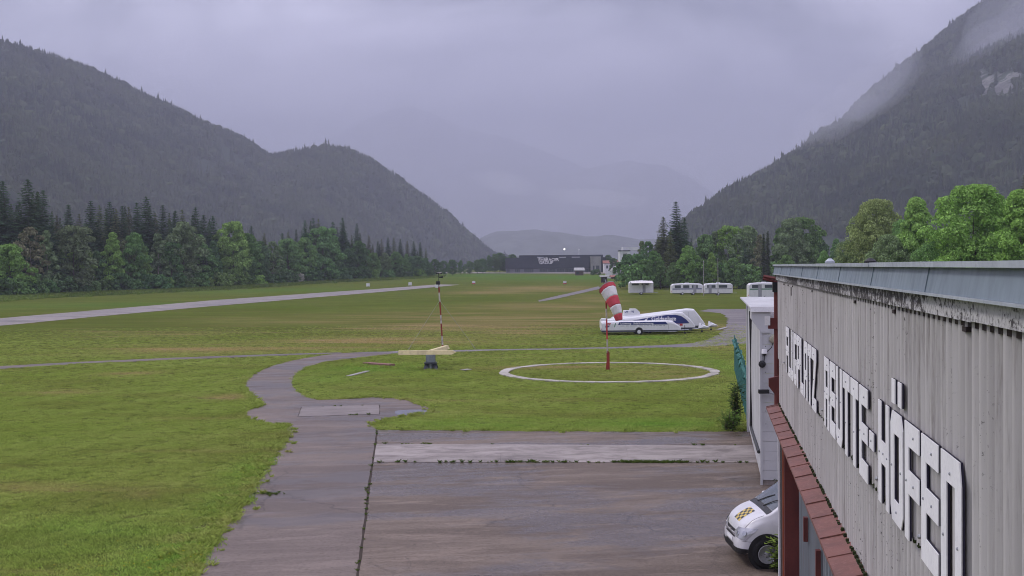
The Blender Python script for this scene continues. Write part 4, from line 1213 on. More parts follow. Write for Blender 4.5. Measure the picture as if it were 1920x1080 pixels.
# bolts and moss along the overlap
for i in range(26):
    sb = 5.6 + i * 0.708 + random.uniform(-.05, .05)
    rusty = i in (1, 3) or random.random() < .25
    m = MB().lathe([(0.026 if rusty else .016, 0), (0.02, 0.012), (0.004, 0.03)], 8, 'y', (0, 0, 0))
    b = m.build('sheet_bolt', M_RUSTBOLT if rusty else M_STEEL, hangar)
    b.location = HF(sb, LW - 0.045, ZJ + random.uniform(-.01, .02)); b.rotation_euler = (0, 0, math.pi - 0.172)
ms = MB(); rr2 = random.Random(3)
for i in range(150):
    sb = rr2.uniform(5.0, 17.5); sb = round(sb / WAVE) * WAVE + WAVE * .5 + rr2.uniform(-.03, .03)
    ms.box(sb - rr2.uniform(.01, .03), sb + rr2.uniform(.01, .035), LW - .035, LW - .005, ZJ - .115 - rr2.uniform(0, .02), ZJ - .085)
for i in range(260):
    sb = rr2.uniform(5.0, 25.3)
    ms.box(sb - rr2.uniform(.008, .03), sb + rr2.uniform(.008, .03), LW - .05, LW - .02, Z_CAN + .0, Z_CAN + rr2.uniform(.015, .05))
tag(ms.build('moss_growth', M_MOSS, hangar, mat4=HMAT), kind='stuff')
# eave: batten gap, flaking fascia boards, zinc flashing panels, coping
hb('eave_batten', S0, S1, LW - .03, LW + .10, 6.43, 6.475, M_DARK)
sb = S0
while sb < S1:
    e = min(S1 + .1, sb + random.uniform(2.4, 3.4))
    hb('fascia_board', sb + .004, e - .004, LW - .075 + random.uniform(0, .006), LW + .04, 6.472 + random.uniform(-.004, .004), 6.592, M_FLAKE)
    sb = e
for sbx in (23.3, 22.1, 20.9, 17.0, 12.1, 9.6, 7.0):
    hb('rafter_end', sbx - .05, sbx + .05, LW - .05, LW + .05, 6.40, 6.43, M_DARK)
hb('hanging_bracket', 21.3, 21.37, LW - .045, LW - .03, 6.24, 6.40, M_DARK)
hb('drip_edge', S0, S1 + .2, LW - .135, LW - .01, 6.595, 6.612, M_LIP)
for i, sj in enumerate([S0 - 1.0] + [2.75 + 2.55 * k for k in range(9)]):
    e = sj + 2.55 if i else 2.75
    e = min(e, S1 + .2)
    m = MB().prism([(sj + .006, LW - .115, 6.613), (sj + .006, LW - .085, 6.775), (sj + .006, LW - .06, 6.775), (sj + .006, LW - .06, 6.613)], (e - sj - .012, 0, 0))
    m.build('flashing_panel', M_FLASH, hangar, mat4=HMAT)
    MB().prism([(e - .009, LW - .122, 6.615), (e - .009, LW - .092, 6.776), (e - .009, LW - .06, 6.776), (e - .009, LW - .06, 6.615)], (.018, 0, 0)).build('flashing_seam', M_FLASH, hangar, mat4=HMAT)
    hb('coping_strip', sj + .004, e - .004, LW - .135 + .004 * (i % 2), LW + .35, 6.778, 6.812 + .003 * (i % 2), M_LIP)
hb('roof', S0, S1, LW + .36, LW + 18, 6.60, 6.70, M_ROOFING)
hb('end_wall', S1 - .12, S1 + .02, LW + .05, LW + 18, 0.0, 6.60, M_FIBRE)
# roof vents that show above the coping
for nm, sv, ov, w, z, mt in (('roof_vent', 13.0, 4.2, .08, 6.885, M_BLACK), ('roof_vent', 24.6, 2.5, .06, 6.93, M_LIP), ('roof_vent', 23.0, 3.1, .07, 6.92, M_BLACK)):
    m = MB().lathe([(w, 6.68), (w, z - .10), (w * 1.7, z - .10), (w * 1.7, z - .06), (w * .5, z)], 12); o = m.build(nm, mt, hangar); o.location = HF(sv, ov, 0)
# canopy of lapped red sheets below the wall
sb = 5.0; k = 0
while sb < 25.3:
    e = min(25.4, sb + (0.86 if k % 3 else 1.02))
    dz = .006 * (k % 2)
    m = MB().prism([(sb, LW + .02, Z_CAN + .02 + dz), (sb, LW - .30, Z_CAN - .055 + dz), (sb, LW - .30, Z_CAN - .095 + dz), (sb, LW - .285, Z_CAN - .095 + dz), (sb, LW - .285, Z_CAN - .065 + dz), (sb, LW + .02, Z_CAN + .01 + dz)], (e - sb - .004, 0, 0))
    m.build('canopy_sheet', M_CANOPY, hangar, mat4=HMAT)
    m = MB().prism([(e - .03, LW + .0, Z_CAN + .034), (e - .03, LW - .30, Z_CAN - .038), (e - .03, LW - .30, Z_CAN - .05), (e - .03, LW + .0, Z_CAN + .02)], (.03, 0, 0))
    m.build('canopy_seam', M_CANOPY, hangar, mat4=HMAT)
    sb = e; k += 1
hb('door_track', 3, 25.3, LW - .18, LW + .02, 3.56, 3.64, M_REDSTEEL)
# sliding doors of ribbed sheet under the canopy
def ribbed(s0, s1, o, z0, z1, mat, parent, name='door_panel', pitch=.2):
    m = MB(); prof = []; s = s0
    while s < s1 - 1e-3:
        prof += [(s, o), (s + pitch * .45, o), (s + pitch * .55, o - .022), (s + pitch * .92, o - .022)]; s += pitch
    prof.append((s1, o))
    n = len(prof); vs = [(a, b, z0) for a, b in prof] + [(a, b, z1) for a, b in prof]
    m.add(vs, [(i, i + 1, n + i + 1, n + i) for i in range(n - 1)])
    return m.build(name, mat, parent, mat4=HMAT)
for i, (d0, d1) in enumerate(((3.0, 7.4), (7.45, 11.85), (11.9, 16.3), (16.35, 21.2))):
    ob = ribbed(d0, d1, LW + .06 + .05 * (i % 2), 0.05, 3.60, M_DOOR, hangar)
for sx in (19.3, 17.1, 15.2, 13.4):
    MB().box(sx - .05, sx + .05, LW + .0, LW + .07, 2.22, 2.62).build('door_pull', M_REDSTEEL, hangar, mat4=HMAT)
hb('door_post', 21.55, 21.75, LW - .16, LW + .10, 0, 3.62, M_REDSTEEL)
hb('post_flange', 21.76, 21.80, LW - .185, LW - .10, 0, 3.62, M_LITFACE)
hb('post_foot', 21.5, 21.85, LW - .22, LW - .17, 0.0, .62, M_LETTER)
for k in range(17):
    hb('corner_board', 23.2, 25.2, LW - .02, LW + .10, 0.02 + k * .21, 0.02 + k * .21 + .195, M_DARK)
hb('corner_trim', 25.2, 25.34, LW - .06, LW + .10, 0, 3.66, M_LETTER)
# lettering
LET = {
 'F': [[(0, 0), (.29, 0), (.29, 1), (0, 1)], [(.29, .80), (1, .80), (1, 1), (.29, 1)], [(.29, .40), (1, .40), (1, .60), (.29, .60)]],
 'L': [[(0, 0), (.29, 0), (.29, 1), (0, 1)], [(.29, 0), (1, 0), (1, .2), (.29, .2)]],
 'U': [[(0, .12), (.31, .2), (.31, 1), (0, 1)], [(.64, .2), (1, .12), (1, 1), (.64, 1)], [(0, .12), (.14, 0), (.86, 0), (1, .12), (.64, .2), (.31, .2)]],
 'G': [[(0, .12), (.31, .2), (.31, .8), (0, .88)], [(0, .88), (.31, .8), (1, .8), (1, .9), (.86, 1), (.14, 1)], [(0, .12), (.14, 0), (.86, 0), (1, .12), (1, .2), (.31, .2)], [(.64, .2), (1, .2), (1, .5), (.52, .5), (.52, .38), (.64, .38)]],
 'P': [[(0, 0), (.29, 0), (.29, 1), (0, 1)], [(.29, .82), (.71, .82), (1, .9), (.86, 1), (.29, 1)], [(.29, .38), (.86, .38), (1, .48), (.71, .56), (.29, .56)], [(.71, .56), (1, .48), (1, .9), (.71, .82)]],
 'A': [[(0, 0), (.29, 0), (.29, .8), (0, .88)], [(.71, 0), (1, 0), (1, .88), (.71, .8)], [(0, .88), (.29, .8), (.71, .8), (1, .88), (.86, 1), (.14, 1)], [(.29, .34), (.71, .34), (.71, .5), (.29, .5)]],
 'T': [[(0, .8), (1, .8), (1, 1), (0, 1)], [(.32, 0), (.68, 0), (.68, .8), (.32, .8)]],
 'Z': [[(0, .8), (1, .8), (1, 1), (0, 1)], [(0, 0), (1, 0), (1, .2), (0, .2)], [(.0, .2), (.42, .2), (1, .8), (.58, .8)]],
 'R': [[(0, 0), (.29, 0), (.29, 1), (0, 1)], [(.29, .82), (.71, .82), (1, .9), (.86, 1), (.29, 1)], [(.29, .42), (.9, .42), (1, .5), (.71, .58), (.29, .58)], [(.71, .58), (1, .5), (1, .9), (.71, .82)], [(.64, 0), (1, 0), (1, .36), (.9, .42), (.64, .42)]],
 'E': [[(0, 0), (.29, 0), (.29, 1), (0, 1)], [(.29, .80), (1, .80), (1, 1), (.29, 1)], [(.29, .41), (1, .41), (1, .60), (.29, .60)], [(.29, 0), (1, 0), (1, .2), (.29, .2)]],
 'H': [[(0, 0), (.29, 0), (.29, 1), (0, 1)], [(.71, 0), (1, 0), (1, 1), (.71, 1)], [(.29, .4), (.71, .4), (.71, .62), (.29, .62)]],
 'O': [[(0, .12), (.29, .2), (.29, .8), (0, .88)], [(.71, .2), (1, .12), (1, .88), (.71, .8)], [(0, .12), (.14, 0), (.86, 0), (1, .12), (.71, .2), (.29, .2)], [(0, .88), (.29, .8), (.71, .8), (1, .88), (.86, 1), (.14, 1)], [(.10, 1.07), (.38, 1.07), (.38, 1.29), (.10, 1.29)], [(.62, 1.07), (.9, 1.07), (.9, 1.29), (.62, 1.29)]],
 'N': [[(0, 0), (.29, 0), (.29, .8), (0, .8)], [(.71, 0), (1, 0), (1, .84), (.71, .8)], [(0, .8), (.29, .8), (.71, .8), (1, .84), (.92, 1), (0, 1)]],
 '-': [[(0.1, .42), (.8, .42), (.8, .60), (.1, .60)]],
}
def put_letter(ch, s_left, w, z0=4.745, h=.88):
    m = MB()
    for poly in LET[ch]:
        m.cur = 0; m.prism([(s_left - x * w, LW - .072, z0 + y * h) for x, y in poly], (0, .008, 0))
        m.cur = 1; m.prism([(s_left - x * w, LW - .063, z0 + y * h) for x, y in poly], (0, .014, 0))
    ob = m.build('letter', [M_LETTER, M_EDGE], hangar, mat4=HMAT)
    ob['label'] = f'white block letter {"Ö" if ch == "O" else ch}' if ch != '-' else 'white block hyphen'
    for poly in LET[ch][:3]:
        cx = sum(p[0] for p in poly) / len(poly); cy = sum(p[1] for p in poly) / len(poly)
        b = MB().lathe([(.011, 0), (.011, .006), (.004, .01)], 6, 'y').build('screw', M_STEEL, ob)
        b.location = HF(s_left - cx * w, LW - .073, z0 + cy * h); b.rotation_euler = (0, 0, math.pi - .172)
def word(txt, s_from, s_to):
    n = len(txt); pitch = (s_from - s_to + .09) / n
    for i, ch in enumerate(txt): put_letter(ch, s_from - i * pitch, pitch - .09)
KS = (LW - .072) / LW
word('FLUGPLATZ', 23.5 * KS, 16.95 * KS); word('REUTTE', 15.75 * KS, 11.52 * KS); put_letter('-', 11.44 * KS, .40); word('HOFEN', 10.80 * KS, 7.33 * KS)
# red downpipe and brackets at the far corner
m = MB(); m.tube([HF(26.0, LW - .02, 6.45), HF(26.0, LW - .02, 3.3)], .075, 10)
m.build('downpipe', M_REDSTEEL, hangar)
m = MB(); m.tube([HF(26.1, LW - .3, 6.55), HF(25.9, LW + .1, 6.47)], .04, 6); m.tube([HF(26.1, LW - .32, 6.50), HF(26.0, LW - .02, 6.42)], .03, 6)
m.build('gutter_outlet', M_REDSTEEL, hangar)
hb('gutter_clamp', 25.85, 26.1, LW - .12, LW + .06, 6.2, 6.42, M_BLACK)
MB().box(25.9, 26.1, LW - .22, LW + .05, 5.38, 5.62).build('pipe_bracket', M_REDSTEEL, hangar, mat4=HMAT)
MB().box(25.88, 25.90, LW - .30, LW - .18, 5.46, 5.66).build('bracket_plate', M_LETTER, hangar, mat4=HMAT)
m = MB().prism([(25.8, LW - .22, 4.10), (25.8, LW - .22, 4.28), (25.8, LW + .02, 4.34), (25.8, LW + .02, 3.78)], (.16, 0, 0))
m.build('corner_gusset', M_REDSTEEL, hangar, mat4=HMAT)

# ------------------------------------------------------------------ white annex beyond the hangar
def mat_siding():
    t = NT('white_siding')
    a = t.noise(t.pos((1, 1, .4)), 1.2, 5, .6); b = t.noise(t.pos((6, 6, .4)), 2, 4, .6)
    c = t.mix(t.rng(a, .4, .7), (0.52, 0.52, 0.53), (0.42, 0.42, 0.43))
    c = t.mix(t.rng(b, .6, .8, 0, .35), c, (0.30, 0.27, 0.26))
    return t.set(c, .6, .3)
M_SIDING = mat_siding()
AS0, AS1, AO = 35.8, 47.6, 1.56
annex = thing('annex', 'white panelled shed wall between the hangar corner and the meadow', 'shed')
def ab(name, s0, s1, o0, o1, z0, z1, mat, bevel=0.0, parent=None):
    return MB().box(s0, s1, o0, o1, z0, z1).build(name, mat, parent or annex, mat4=HMAT, bevel=bevel)
ab('plinth', AS0 + .03, AS1, AO + .06, AO + 8, 0, .16, M_CONC)
# near face: rows of wide siding boards
z = .16; k = 0
while z < 5.25:
    h = .30
    ab('siding_board', AS0, AS0 + .03, AO + .05, AO + .60, z + .004, min(5.25, z + h) - .004, M_SIDING)
    ab('siding_board', AS0 + .05, AS0 + .08, AO + .605, AO + 8, z + .004, min(5.25, z + h) - .004, M_SIDING)
    z += h; k += 1
ab('corner_post', AS0 - .03, AS0 + .08, AO - .02, AO + .05, 0, 5.25, M_SIDING)
ab('side_wall', AS0 + .1, AS1, AO + .03, AO + .15, .10, 5.25, M_SIDING)
for k in range(6):
    s0 = AS0 + .12 + k * 1.93
    ab('side_panel', s0, s0 + 1.9, AO - .0, AO + .028, .22, 5.2, M_SIDING)
ab('end_post', AS1 - .5, AS1 + .02, AO - .06, AO + .12, 0, 5.3, M_SIDING)
m = MB().prism([(AS0 - .05, AO + .02, 4.72), (AS0 - .05, AO - .27, 5.12), (AS0 - .05, AO - .27, 5.44), (AS0 - .05, AO + .3, 5.44), (AS0 - .05, AO + .3, 4.72)], (1.4, 0, 0))
m.build('eave_box', M_SIDING, annex, mat4=HMAT)
ab('roof', AS0 - .1, AS1 + .1, AO - .30, AO + 8, 5.445, 5.50, M_SIDING)
ab('roof_fascia', AS0 - .14, AS0 - .10, AO - .30, AO + 8, 5.36, 5.53, M_LETTER)
m = MB(); m.tube([HF(43, AO - .05, 5.1), HF(43, AO - .05, .85), HF(42.6, AO - .05, .78), HF(36.3, AO - .05, .95)], .055, 8)
m.build('drainpipe', M_BLACK, annex)
for zz, ss in ((4.3, .2), (3.5, .25), (2.9, .2), (2.3, .22), (1.9, .2)):
    for off in (.15, .5):
        b = MB().lathe([(.014, 0), (.014, .01)], 6, 'y').build('panel_screw', M_BLACK, annex); b.location = HF(AS0 - .005, AO + off, zz); b.rotation_euler = (0, 0, -.172)
# fittings on the shed wall, each a thing that hangs there
def hthing(name, label, cat, s, o, z):
    return thing(name, label, cat, HF(s, o, z))
l1 = hthing('wall_lamp', 'round yellowed bulkhead lamp high on the white shed wall', 'lamp', AS0 - .02, AO + .38, 4.52)
M_YELLOWED = grime('yellowed_plastic', (0.42, 0.40, 0.30), (0.30, 0.28, 0.2), 5, .5, .4)
MB().lathe([(.13, 0), (.13, -.05), (.09, -.10), (0.0, -.11)], 14, 'y').build('lamp_shade', M_YELLOWED, l1)
MB().tube([(0, -.04, -.05), (-.06, -.04, -.25), (-.25, -.04, -.42), (-.30, -.03, -.5)], .012, 6).build('cable', M_BLACK, l1)
c1_ = hthing('security_camera', 'small white dome camera below the bulkhead lamp on the shed', 'camera', AS0 - .03, AO + .10, 4.12)
MB().lathe([(.075, .10), (.085, .0), (.085, -.04)], 12, 'z', (0, -.06, 0)).build('housing', M_LETTER, c1_)
MB().lathe([(.07, -.04), (.055, -.09), (.02, -.11), (0, -.112)], 12, 'z', (0, -.06, 0)).build('dome', M_BLACK, c1_)
c2_ = hthing('wall_speaker', 'small black round fitting under the white dome camera', 'fitting', AS0 - .03, AO + .02, 3.76)
MB().lathe([(.03, 0), (.10, -.05), (.115, -.11), (.05, -.14), (0, -.14)], 12, 'y').build('horn', M_BLACK, c2_)
MB().tube([(0.08, 0, .05), (.1, 0, .3)], .012, 6).build('cable', M_BLACK, c2_)
c3_ = hthing('floodlight', 'grey floodlight on a bent arm halfway up the shed wall', 'floodlight', AS0 - .03, AO + .30, 2.95)
MB().tube([(.62, -.05, -.20), (.45, -.12, -.28), (0.0, -.14, -.08), (-.22, -.16, -.02)], .028, 7).build('arm', M_STEEL, c3_)
MB().box(-.42, -.10, -.26, -.10, -.08, .04).build('lamp_head', M_BLACK, c3_, bevel=.01)
mr = hthing('convex_mirror', 'dark upright mirror panel on a bracket beside the red downpipe', 'mirror', 34.9, AO + .62, 3.0)
MB().prism([(-.03, -.22, -.05), (-.03, .22, -.05), (.06, .16, 1.02), (.06, -.16, 1.02)], (.045, 0, 0)).build('panel', M_BLACK, mr, bevel=.008)
MB().tube([(.03, 0, .40), (.16, .2, .35), (.16, .85, .35)], .025, 6).build('bracket', M_STEEL, mr)
MB().tube([(.07, -.02, .35), (.10, -.02, -.12), (.02, -.02, -.25)], .02, 6).build('strut', M_STEEL, mr)

# ------------------------------------------------------------------ white van with its nose out from behind the hangar
def carpaint():
    t = NT('white_car_paint')
    n = t.noise(t.pos((1, 1, 1), 'Object'), 3, 4, .6)
    c = t.mix(t.rng(n, .4, .7), (0.70, 0.69, 0.71), (0.62, 0.61, 0.63))
    m = t.set(c, 0.28, 0.5)
    t.b.inputs['Coat Weight'].default_value = 0.5; t.b.inputs['Coat Roughness'].default_value = 0.08
    return m
M_PAINT = carpaint()
t = NT('tinted_glass'); M_GLASS = t.set((0.075, 0.088, 0.10), 0.06, 0.6)
t = NT('headlamp_glass'); M_LAMPG = t.set((0.50, 0.50, 0.54), 0.10, 0.8, .4)
t = NT('chrome'); M_CHROME = t.set((0.62, 0.62, 0.64), 0.18, 0.6, .9)
M_RUBBER = grime('tyre_rubber', (0.028, 0.027, 0.028), (0.018, 0.018, 0.019), 6, .85, .2)
M_RIM = grime('silver_rim', (0.52, 0.52, 0.55), (0.40, 0.40, 0.43), 7, .35, .5, metal=.35)
M_CHKY = grime('checker_yellow', (0.62, 0.46, 0.10), (0.55, 0.40, 0.09), 5, .4, .4, amount=.4)
M_CHKB = grime('checker_black', (0.03, 0.03, 0.03), (0.02, 0.02, 0.02), 5, .4, .4, amount=.4)
wheel_c = G(1437, 1066)
van = thing('van', 'white van with yellow-black checkered bonnet parked nose-out by the hangar corner', 'van', wheel_c + Matrix.Rotation(math.radians(182), 3, 'Z') @ Vector((0, -.89, 0)) + Vector((0, 0, .008)), math.radians(182))
# side profile stations: x, floor z, shoulder z, half width low, top z, half width top
ST = [(-4.25, .45, 1.00, .86, 1.75, .60), (-4.15, .36, 1.02, .94, 1.90, .72), (-3.2, .34, 1.05, .96, 1.94, .76), (-2.2, .34, 1.05, .96, 1.95, .77), (-1.45, .34, 1.05, .96, 1.93, .76), (-1.05, .34, 1.05, .96, 1.86, .75), (-.75, .34, 1.05, .96, 1.68, .77), (-.45, .34, 1.04, .96, 1.47, .80), (-.18, .34, 1.02, .955, 1.27, .83), (-.05, .33, 1.00, .95, 1.20, .83),
      (.25, .32, .96, .94, 1.12, .80), (.50, .30, .88, .91, 1.03, .74), (.70, .28, .78, .85, .93, .64), (.83, .27, .66, .76, .80, .52), (.90, .28, .56, .66, .66, .44), (.93, .32, .48, .54, .52, .36)]
def van_section(st):
    x, zb, zs, w, zt, wt = st
    pts = [(0, zb), (w * .80, zb), (w * .97, zb + .07), (w, zb + (zs - zb) * .45), (w * .995, zb + (zs - zb) * .75), (w * .97, zs), (wt + (w * .97 - wt) * .45, zs + (zt - zs) * .55), (wt, zt - (zt - zs) * .12), (wt * .85, zt - .01), (wt * .45, zt + .012), (0, zt + .02)]
    return [(x, y, z) for y, z in pts]
def catmull(P, n):
    P = np.array(P, float); out = []
    for i in range(len(P) - 1):
        p0, p1, p2, p3 = P[max(i - 1, 0)], P[i], P[i + 1], P[min(i + 2, len(P) - 1)]
        for k in range(n):
            u = k / n
            out.append(0.5 * ((2 * p1) + (-p0 + p2) * u + (2 * p0 - 5 * p1 + 4 * p2 - p3) * u * u + (-p0 + 3 * p1 - 3 * p2 + p3) * u ** 3))
    out.append(P[-1]); return out
ST = [(s_[0] * (.66 if s_[0] > 0 else 1),) + s_[1:] for s_ in ST]
secs = [np.array(catmull(van_section(s_), 3)) for s_ in catmull(ST, 3)]
m = MB(); rows = []
for sec in secs:
    full = list(sec) + [(p[0], -p[1], p[2]) for p in sec[::-1][1:-1]]
    rows.append(full)
n = len(rows[0]); vs = [tuple(p) for r_ in rows for p in r_]
fs = [(i * n + j, i * n + (j + 1) % n, (i + 1) * n + (j + 1) % n, (i + 1) * n + j) for i in range(len(rows) - 1) for j in range(n)]
fs += [tuple(range(n)), tuple((len(rows) - 1) * n + j for j in range(n))]
m.add(vs, fs)
body = m.build('body', M_PAINT, van, smooth=True)
bvh = BVHTree.FromPolygons([tuple(v.co) for v in body.data.vertices], [tuple(p.vertices) for p in body.data.polygons])
def patch(name, corners, direction, mat, parent, nx_=8, ny_=5, off=.006, thick=True):
    """a panel that follows the body: corners in space, dropped onto the body along direction"""
    d = Vector(direction).normalized(); c = [Vector(q) for q in corners]; vs = []
    for j in range(ny_ + 1):
        for i in range(nx_ + 1):
            u, v = i / nx_, j / ny_
            p = (c[0] * (1 - u) + c[1] * u) * (1 - v) + (c[3] * (1 - u) + c[2] * u) * v
            h = bvh.ray_cast(p - d * 3, d)
            if h[0] is None: h = bvh.find_nearest(p)
            vs.append(h[0] + h[1] * off)
    mm = MB().add(vs, [(j * (nx_ + 1) + i, j * (nx_ + 1) + i + 1, (j + 1) * (nx_ + 1) + i + 1, (j + 1) * (nx_ + 1) + i) for j in range(ny_) for i in range(nx_)])
    return mm.build(name, mat, parent, smooth=True)
patch('windscreen', [(-.16, -.76, 1.3), (-.16, .76, 1.3), (-1.08, .68, 1.84), (-1.08, -.68, 1.84)], (-.5, 0, -1), M_GLASS, van, 14, 8)
patch('cowl', [(-.03, -.80, 1.2), (-.03, .80, 1.2), (-.17, .78, 1.27), (-.17, -.78, 1.27)], (-.3, 0, -1), M_BLACK, van, 14, 3, .004)
for sg in (1, -1):
    patch('side_window', [(-.50, sg, 1.10), (-1.0, sg, 1.10), (-1.15, sg, 1.66), (-.95, sg, 1.62)], (0, -sg, 0), M_GLASS, van)
    patch('side_window', [(-1.15, sg, 1.10), (-2.3, sg, 1.10), (-2.3, sg, 1.70), (-1.3, sg, 1.70)], (0, -sg, 0), M_GLASS, van)
    hl = patch('headlight', [(.80, sg * .50, .66), (.55, sg * .98, .62), (.22, sg * .98, .90), (.62, sg * .62, .86)], (-.6, -sg * .8, -.05), M_LAMPG, van, 8, 6, .012)
    for hx, hy, hz_, hr in ((.66, .72, .72, .065), (.50, .86, .77, .06)):
        h = bvh.ray_cast(Vector((hx, sg * hy, hz_)) + Vector((.6, sg * .8, 0)) * 2, Vector((-.6, -sg * .8, 0)))
        bm_ = MB().lathe([(hr, 0), (hr * .95, .004), (hr * .5, .005), (0, .006)], 12); ob = bm_.build('reflector', M_CHROME, hl)
        ob.location = h[0] + h[1] * .014; ob.rotation_euler = h[1].to_track_quat('Z', 'Y').to_euler()
    patch('bumper_skirt', [(.90, 0, .28), (.40, sg * .97, .30), (.40, sg * .97, .43), (.93, 0, .40)], (-.55, -sg * .8, 0.0), M_BLACK, van, 12, 3, .012)
    patch('fog_lamp', [(.86, sg * .42, .36), (.72, sg * .70, .36), (.72, sg * .70, .42), (.88, sg * .42, .42)], (-.8, -sg * .5, 0), M_BLACK, van, 4, 2, .02)
    mi = MB().box(-.60, -.42, sg * .98, sg * 1.16, 1.12, 1.34).build('wing_mirror', M_PAINT, van, bevel=.03)
    patch('turn_signal', [(-.25, sg, .93), (-.36, sg, .93), (-.36, sg, .97), (-.25, sg, .96)], (0, -sg, 0), M_BLACK, van, 3, 2)
for zz in (.60, .70):
    gsl = patch('grille_slot', [(.95, -.42, zz), (.95, .42, zz), (.95, .40, zz + .065), (.95, -.40, zz + .065)], (-1, 0, 0), M_BLACK, van, 10, 2, .008)
patch('grille_bar', [(.95, -.44, .672), (.95, .44, .672), (.95, .44, .694), (.95, -.44, .694)], (-1, 0, -.05), M_CHROME, van, 10, 2, .014)
patch('lower_grille', [(.95, -.35, .36), (.95, .35, .36), (.95, .33, .46), (.95, -.33, .46)], (-1, 0, 0), M_BLACK, van, 8, 3, .010)
# checkered field on the bonnet: single squares
for i in range(6):
    for j in range(4):
        x0, y0 = .10 + i * .062, -.16 + j * .115
        patch('checker_square', [(x0, y0, 1.3), (x0 + .062, y0, 1.3), (x0 + .062, y0 + .115, 1.3), (x0, y0 + .115, 1.3)], (0, 0, -1), M_CHKB if (i + j) % 2 else M_CHKY, van, 2, 2, .004)
patch('bonnet_edge', [(.02, .80, 1.2), (.55, .74, 1.1), (.56, .73, 1.1), (.02, .785, 1.2)], (0, 0, -1), M_BLACK, van, 10, 1, .003)
patch('number_plate', [(.95, -.24, .49), (.95, .24, .49), (.95, .24, .575), (.95, -.24, .575)], (-1, 0, 0), M_LETTER, van, 6, 2, .012)
patch('badge', [(.95, -.06, .75), (.95, .06, .75), (.95, .05, .80), (.95, -.05, .80)], (-1, 0, -.2), M_CHROME, van, 3, 2, .010)
for sg in (1, -1):
    patch('panel_gap', [(-.42, sg, 1.08), (-.42, sg, .40), (-.428, sg, .40), (-.428, sg, 1.08)], (0, -sg, 0), M_BLACK, van, 1, 10, .002)
    patch('panel_gap', [(.54, sg * .8, .60), (.28, sg, .60), (.28, sg, .592), (.54, sg * .8, .592)], (-.3, -sg, 0), M_BLACK, van, 8, 1, .002)
    patch('panel_gap', [(-1.30, sg, 1.08), (-1.30, sg, .40), (-1.308, sg, .40), (-1.308, sg, 1.08)], (0, -sg, 0), M_BLACK, van, 1, 10, .002)
for yy in (-.35, .18):
    MB().tube([(-.12, yy, 1.265), (-.30, yy + .22, 1.40), (-.42, yy + .42, 1.485)], .012, 5).build('wiper', M_BLACK, van)
def van_wheel(x, sg):
    y = sg * .80
    arch = MB().lathe([(.43, 0), (.43, .012)], 28, 'y').build('wheel_arch', M_BLACK, van)
    arch.location = (x, sg * .957, .36)
    if sg < 0: arch.location.y -= .012
    w = empty('wheel'); w.parent = van; w.location = (x, y, 0.335)
    MB().lathe([(.20, -.11), (.30, -.115), (.335, -.08), (.335, .08), (.30, .115), (.20, .11), (.20, -.11)], 30, 'y', (0, sg * .09, 0), False).build('tyre', M_RUBBER, w, smooth=True)
    mr_ = MB()
    mr_.lathe([(.205, .10), (.215, .125), (.19, .118), (.185, .07), (.14, .085), (.07, .10), (.055, .11), (0, .11)], 30, 'y', (0, 0, 0))
    for k in range(8): pass
    rim_ = mr_.build('rim', M_RIM, w, smooth=True)
    rim_.location = (0, sg * .09, 0)
    if sg < 0: rim_.rotation_euler = (0, 0, math.pi)
    for k in range(16):
        a = 2 * math.pi * k / 16
        sl = MB().box(-.014, .014, -.01, .01, -.022, .022).build('rim_slot', M_BLACK, w)
        sl.location = (.165 * math.cos(a), sg * (.09 + .082), .165 * math.sin(a)); sl.rotation_euler = (0, -a, 0)
    for k in range(5):
        a = 2 * math.pi * k / 5
        sl = MB().lathe([(.012, 0), (.012, sg * .02)], 6, 'y').build('wheel_nut', M_BLACK, w); sl.location = (.06 * math.cos(a), sg * .19, .06 * math.sin(a))
for x in (0, -3.1):
    for sg in (1, -1): van_wheel(x, sg)
# weeds and nettles between van and hangar corner
def leafy_plant(name, label, cat, base, h, spread, nst, seed, leaf=.07, color=(0.10, 0.17, 0.03)):
    r = random.Random(seed); root = thing(name, label, cat, base)
    st = MB(); Cs, Us, Vs = [], [], []
    for k in range(nst):
        a = r.uniform(0, 6.28); q = spread * r.uniform(.1, 1); H = h * r.uniform(.5, 1.1)
        p0 = Vector((q * .5 * math.cos(a), q * .5 * math.sin(a), -.03)); p1 = Vector((q * .8 * math.cos(a), q * .8 * math.sin(a), H * .6)); p2 = Vector((q * 1.2 * math.cos(a), q * 1.2 * math.sin(a), H))
        st.tube([p0, p1, p2], [.008, .006, .003], 4)
        for i in range(int(H / leaf * 1.3) + 4):
            tt_ = r.uniform(.15, 1.05); p = p0.lerp(p1, tt_ / .6) if tt_ < .6 else p1.lerp(p2, (tt_ - .6) / .4)
            b = r.uniform(0, 6.28); d = Vector((math.cos(b), math.sin(b), r.uniform(-.4, .4))).normalized(); sd = d.cross(Vector((0, 0, 1))).normalized()
            L = leaf * r.uniform(.6, 1.3)
            Cs.append(p + d * L); Us.append(d * L); Vs.append(sd * L * .5)
    st.build('stem', M_BARK, root)
    lv = link('foliage', quads_mesh('foliage', np.array([tuple(c) for c in Cs]), np.array([tuple(c) for c in Us]), np.array([tuple(c) for c in Vs]), M_LEAF), root)
    lv.color = (*color, 1)
    return root
leafy_plant('weed_clump', 'tall green weeds growing by the front wheel of the white van', 'weeds', HF(25.7, 1.47, .01), .80, .20, 14, 5, .075, (0.17, 0.24, 0.05))
leafy_plant('weed_clump', 'dark weeds at the foot of the white shed wall', 'weeds', HF(35.5, 2.2, .01), .3, .3, 12, 6, .06, (0.06, 0.09, 0.03))
leafy_plant('shrub', 'dark green shrub against the left wall of the white shed', 'shrub', HF(48.6, 1.1, 0), 1.7, .30, 34, 8, .085, (0.055, 0.095, 0.03))
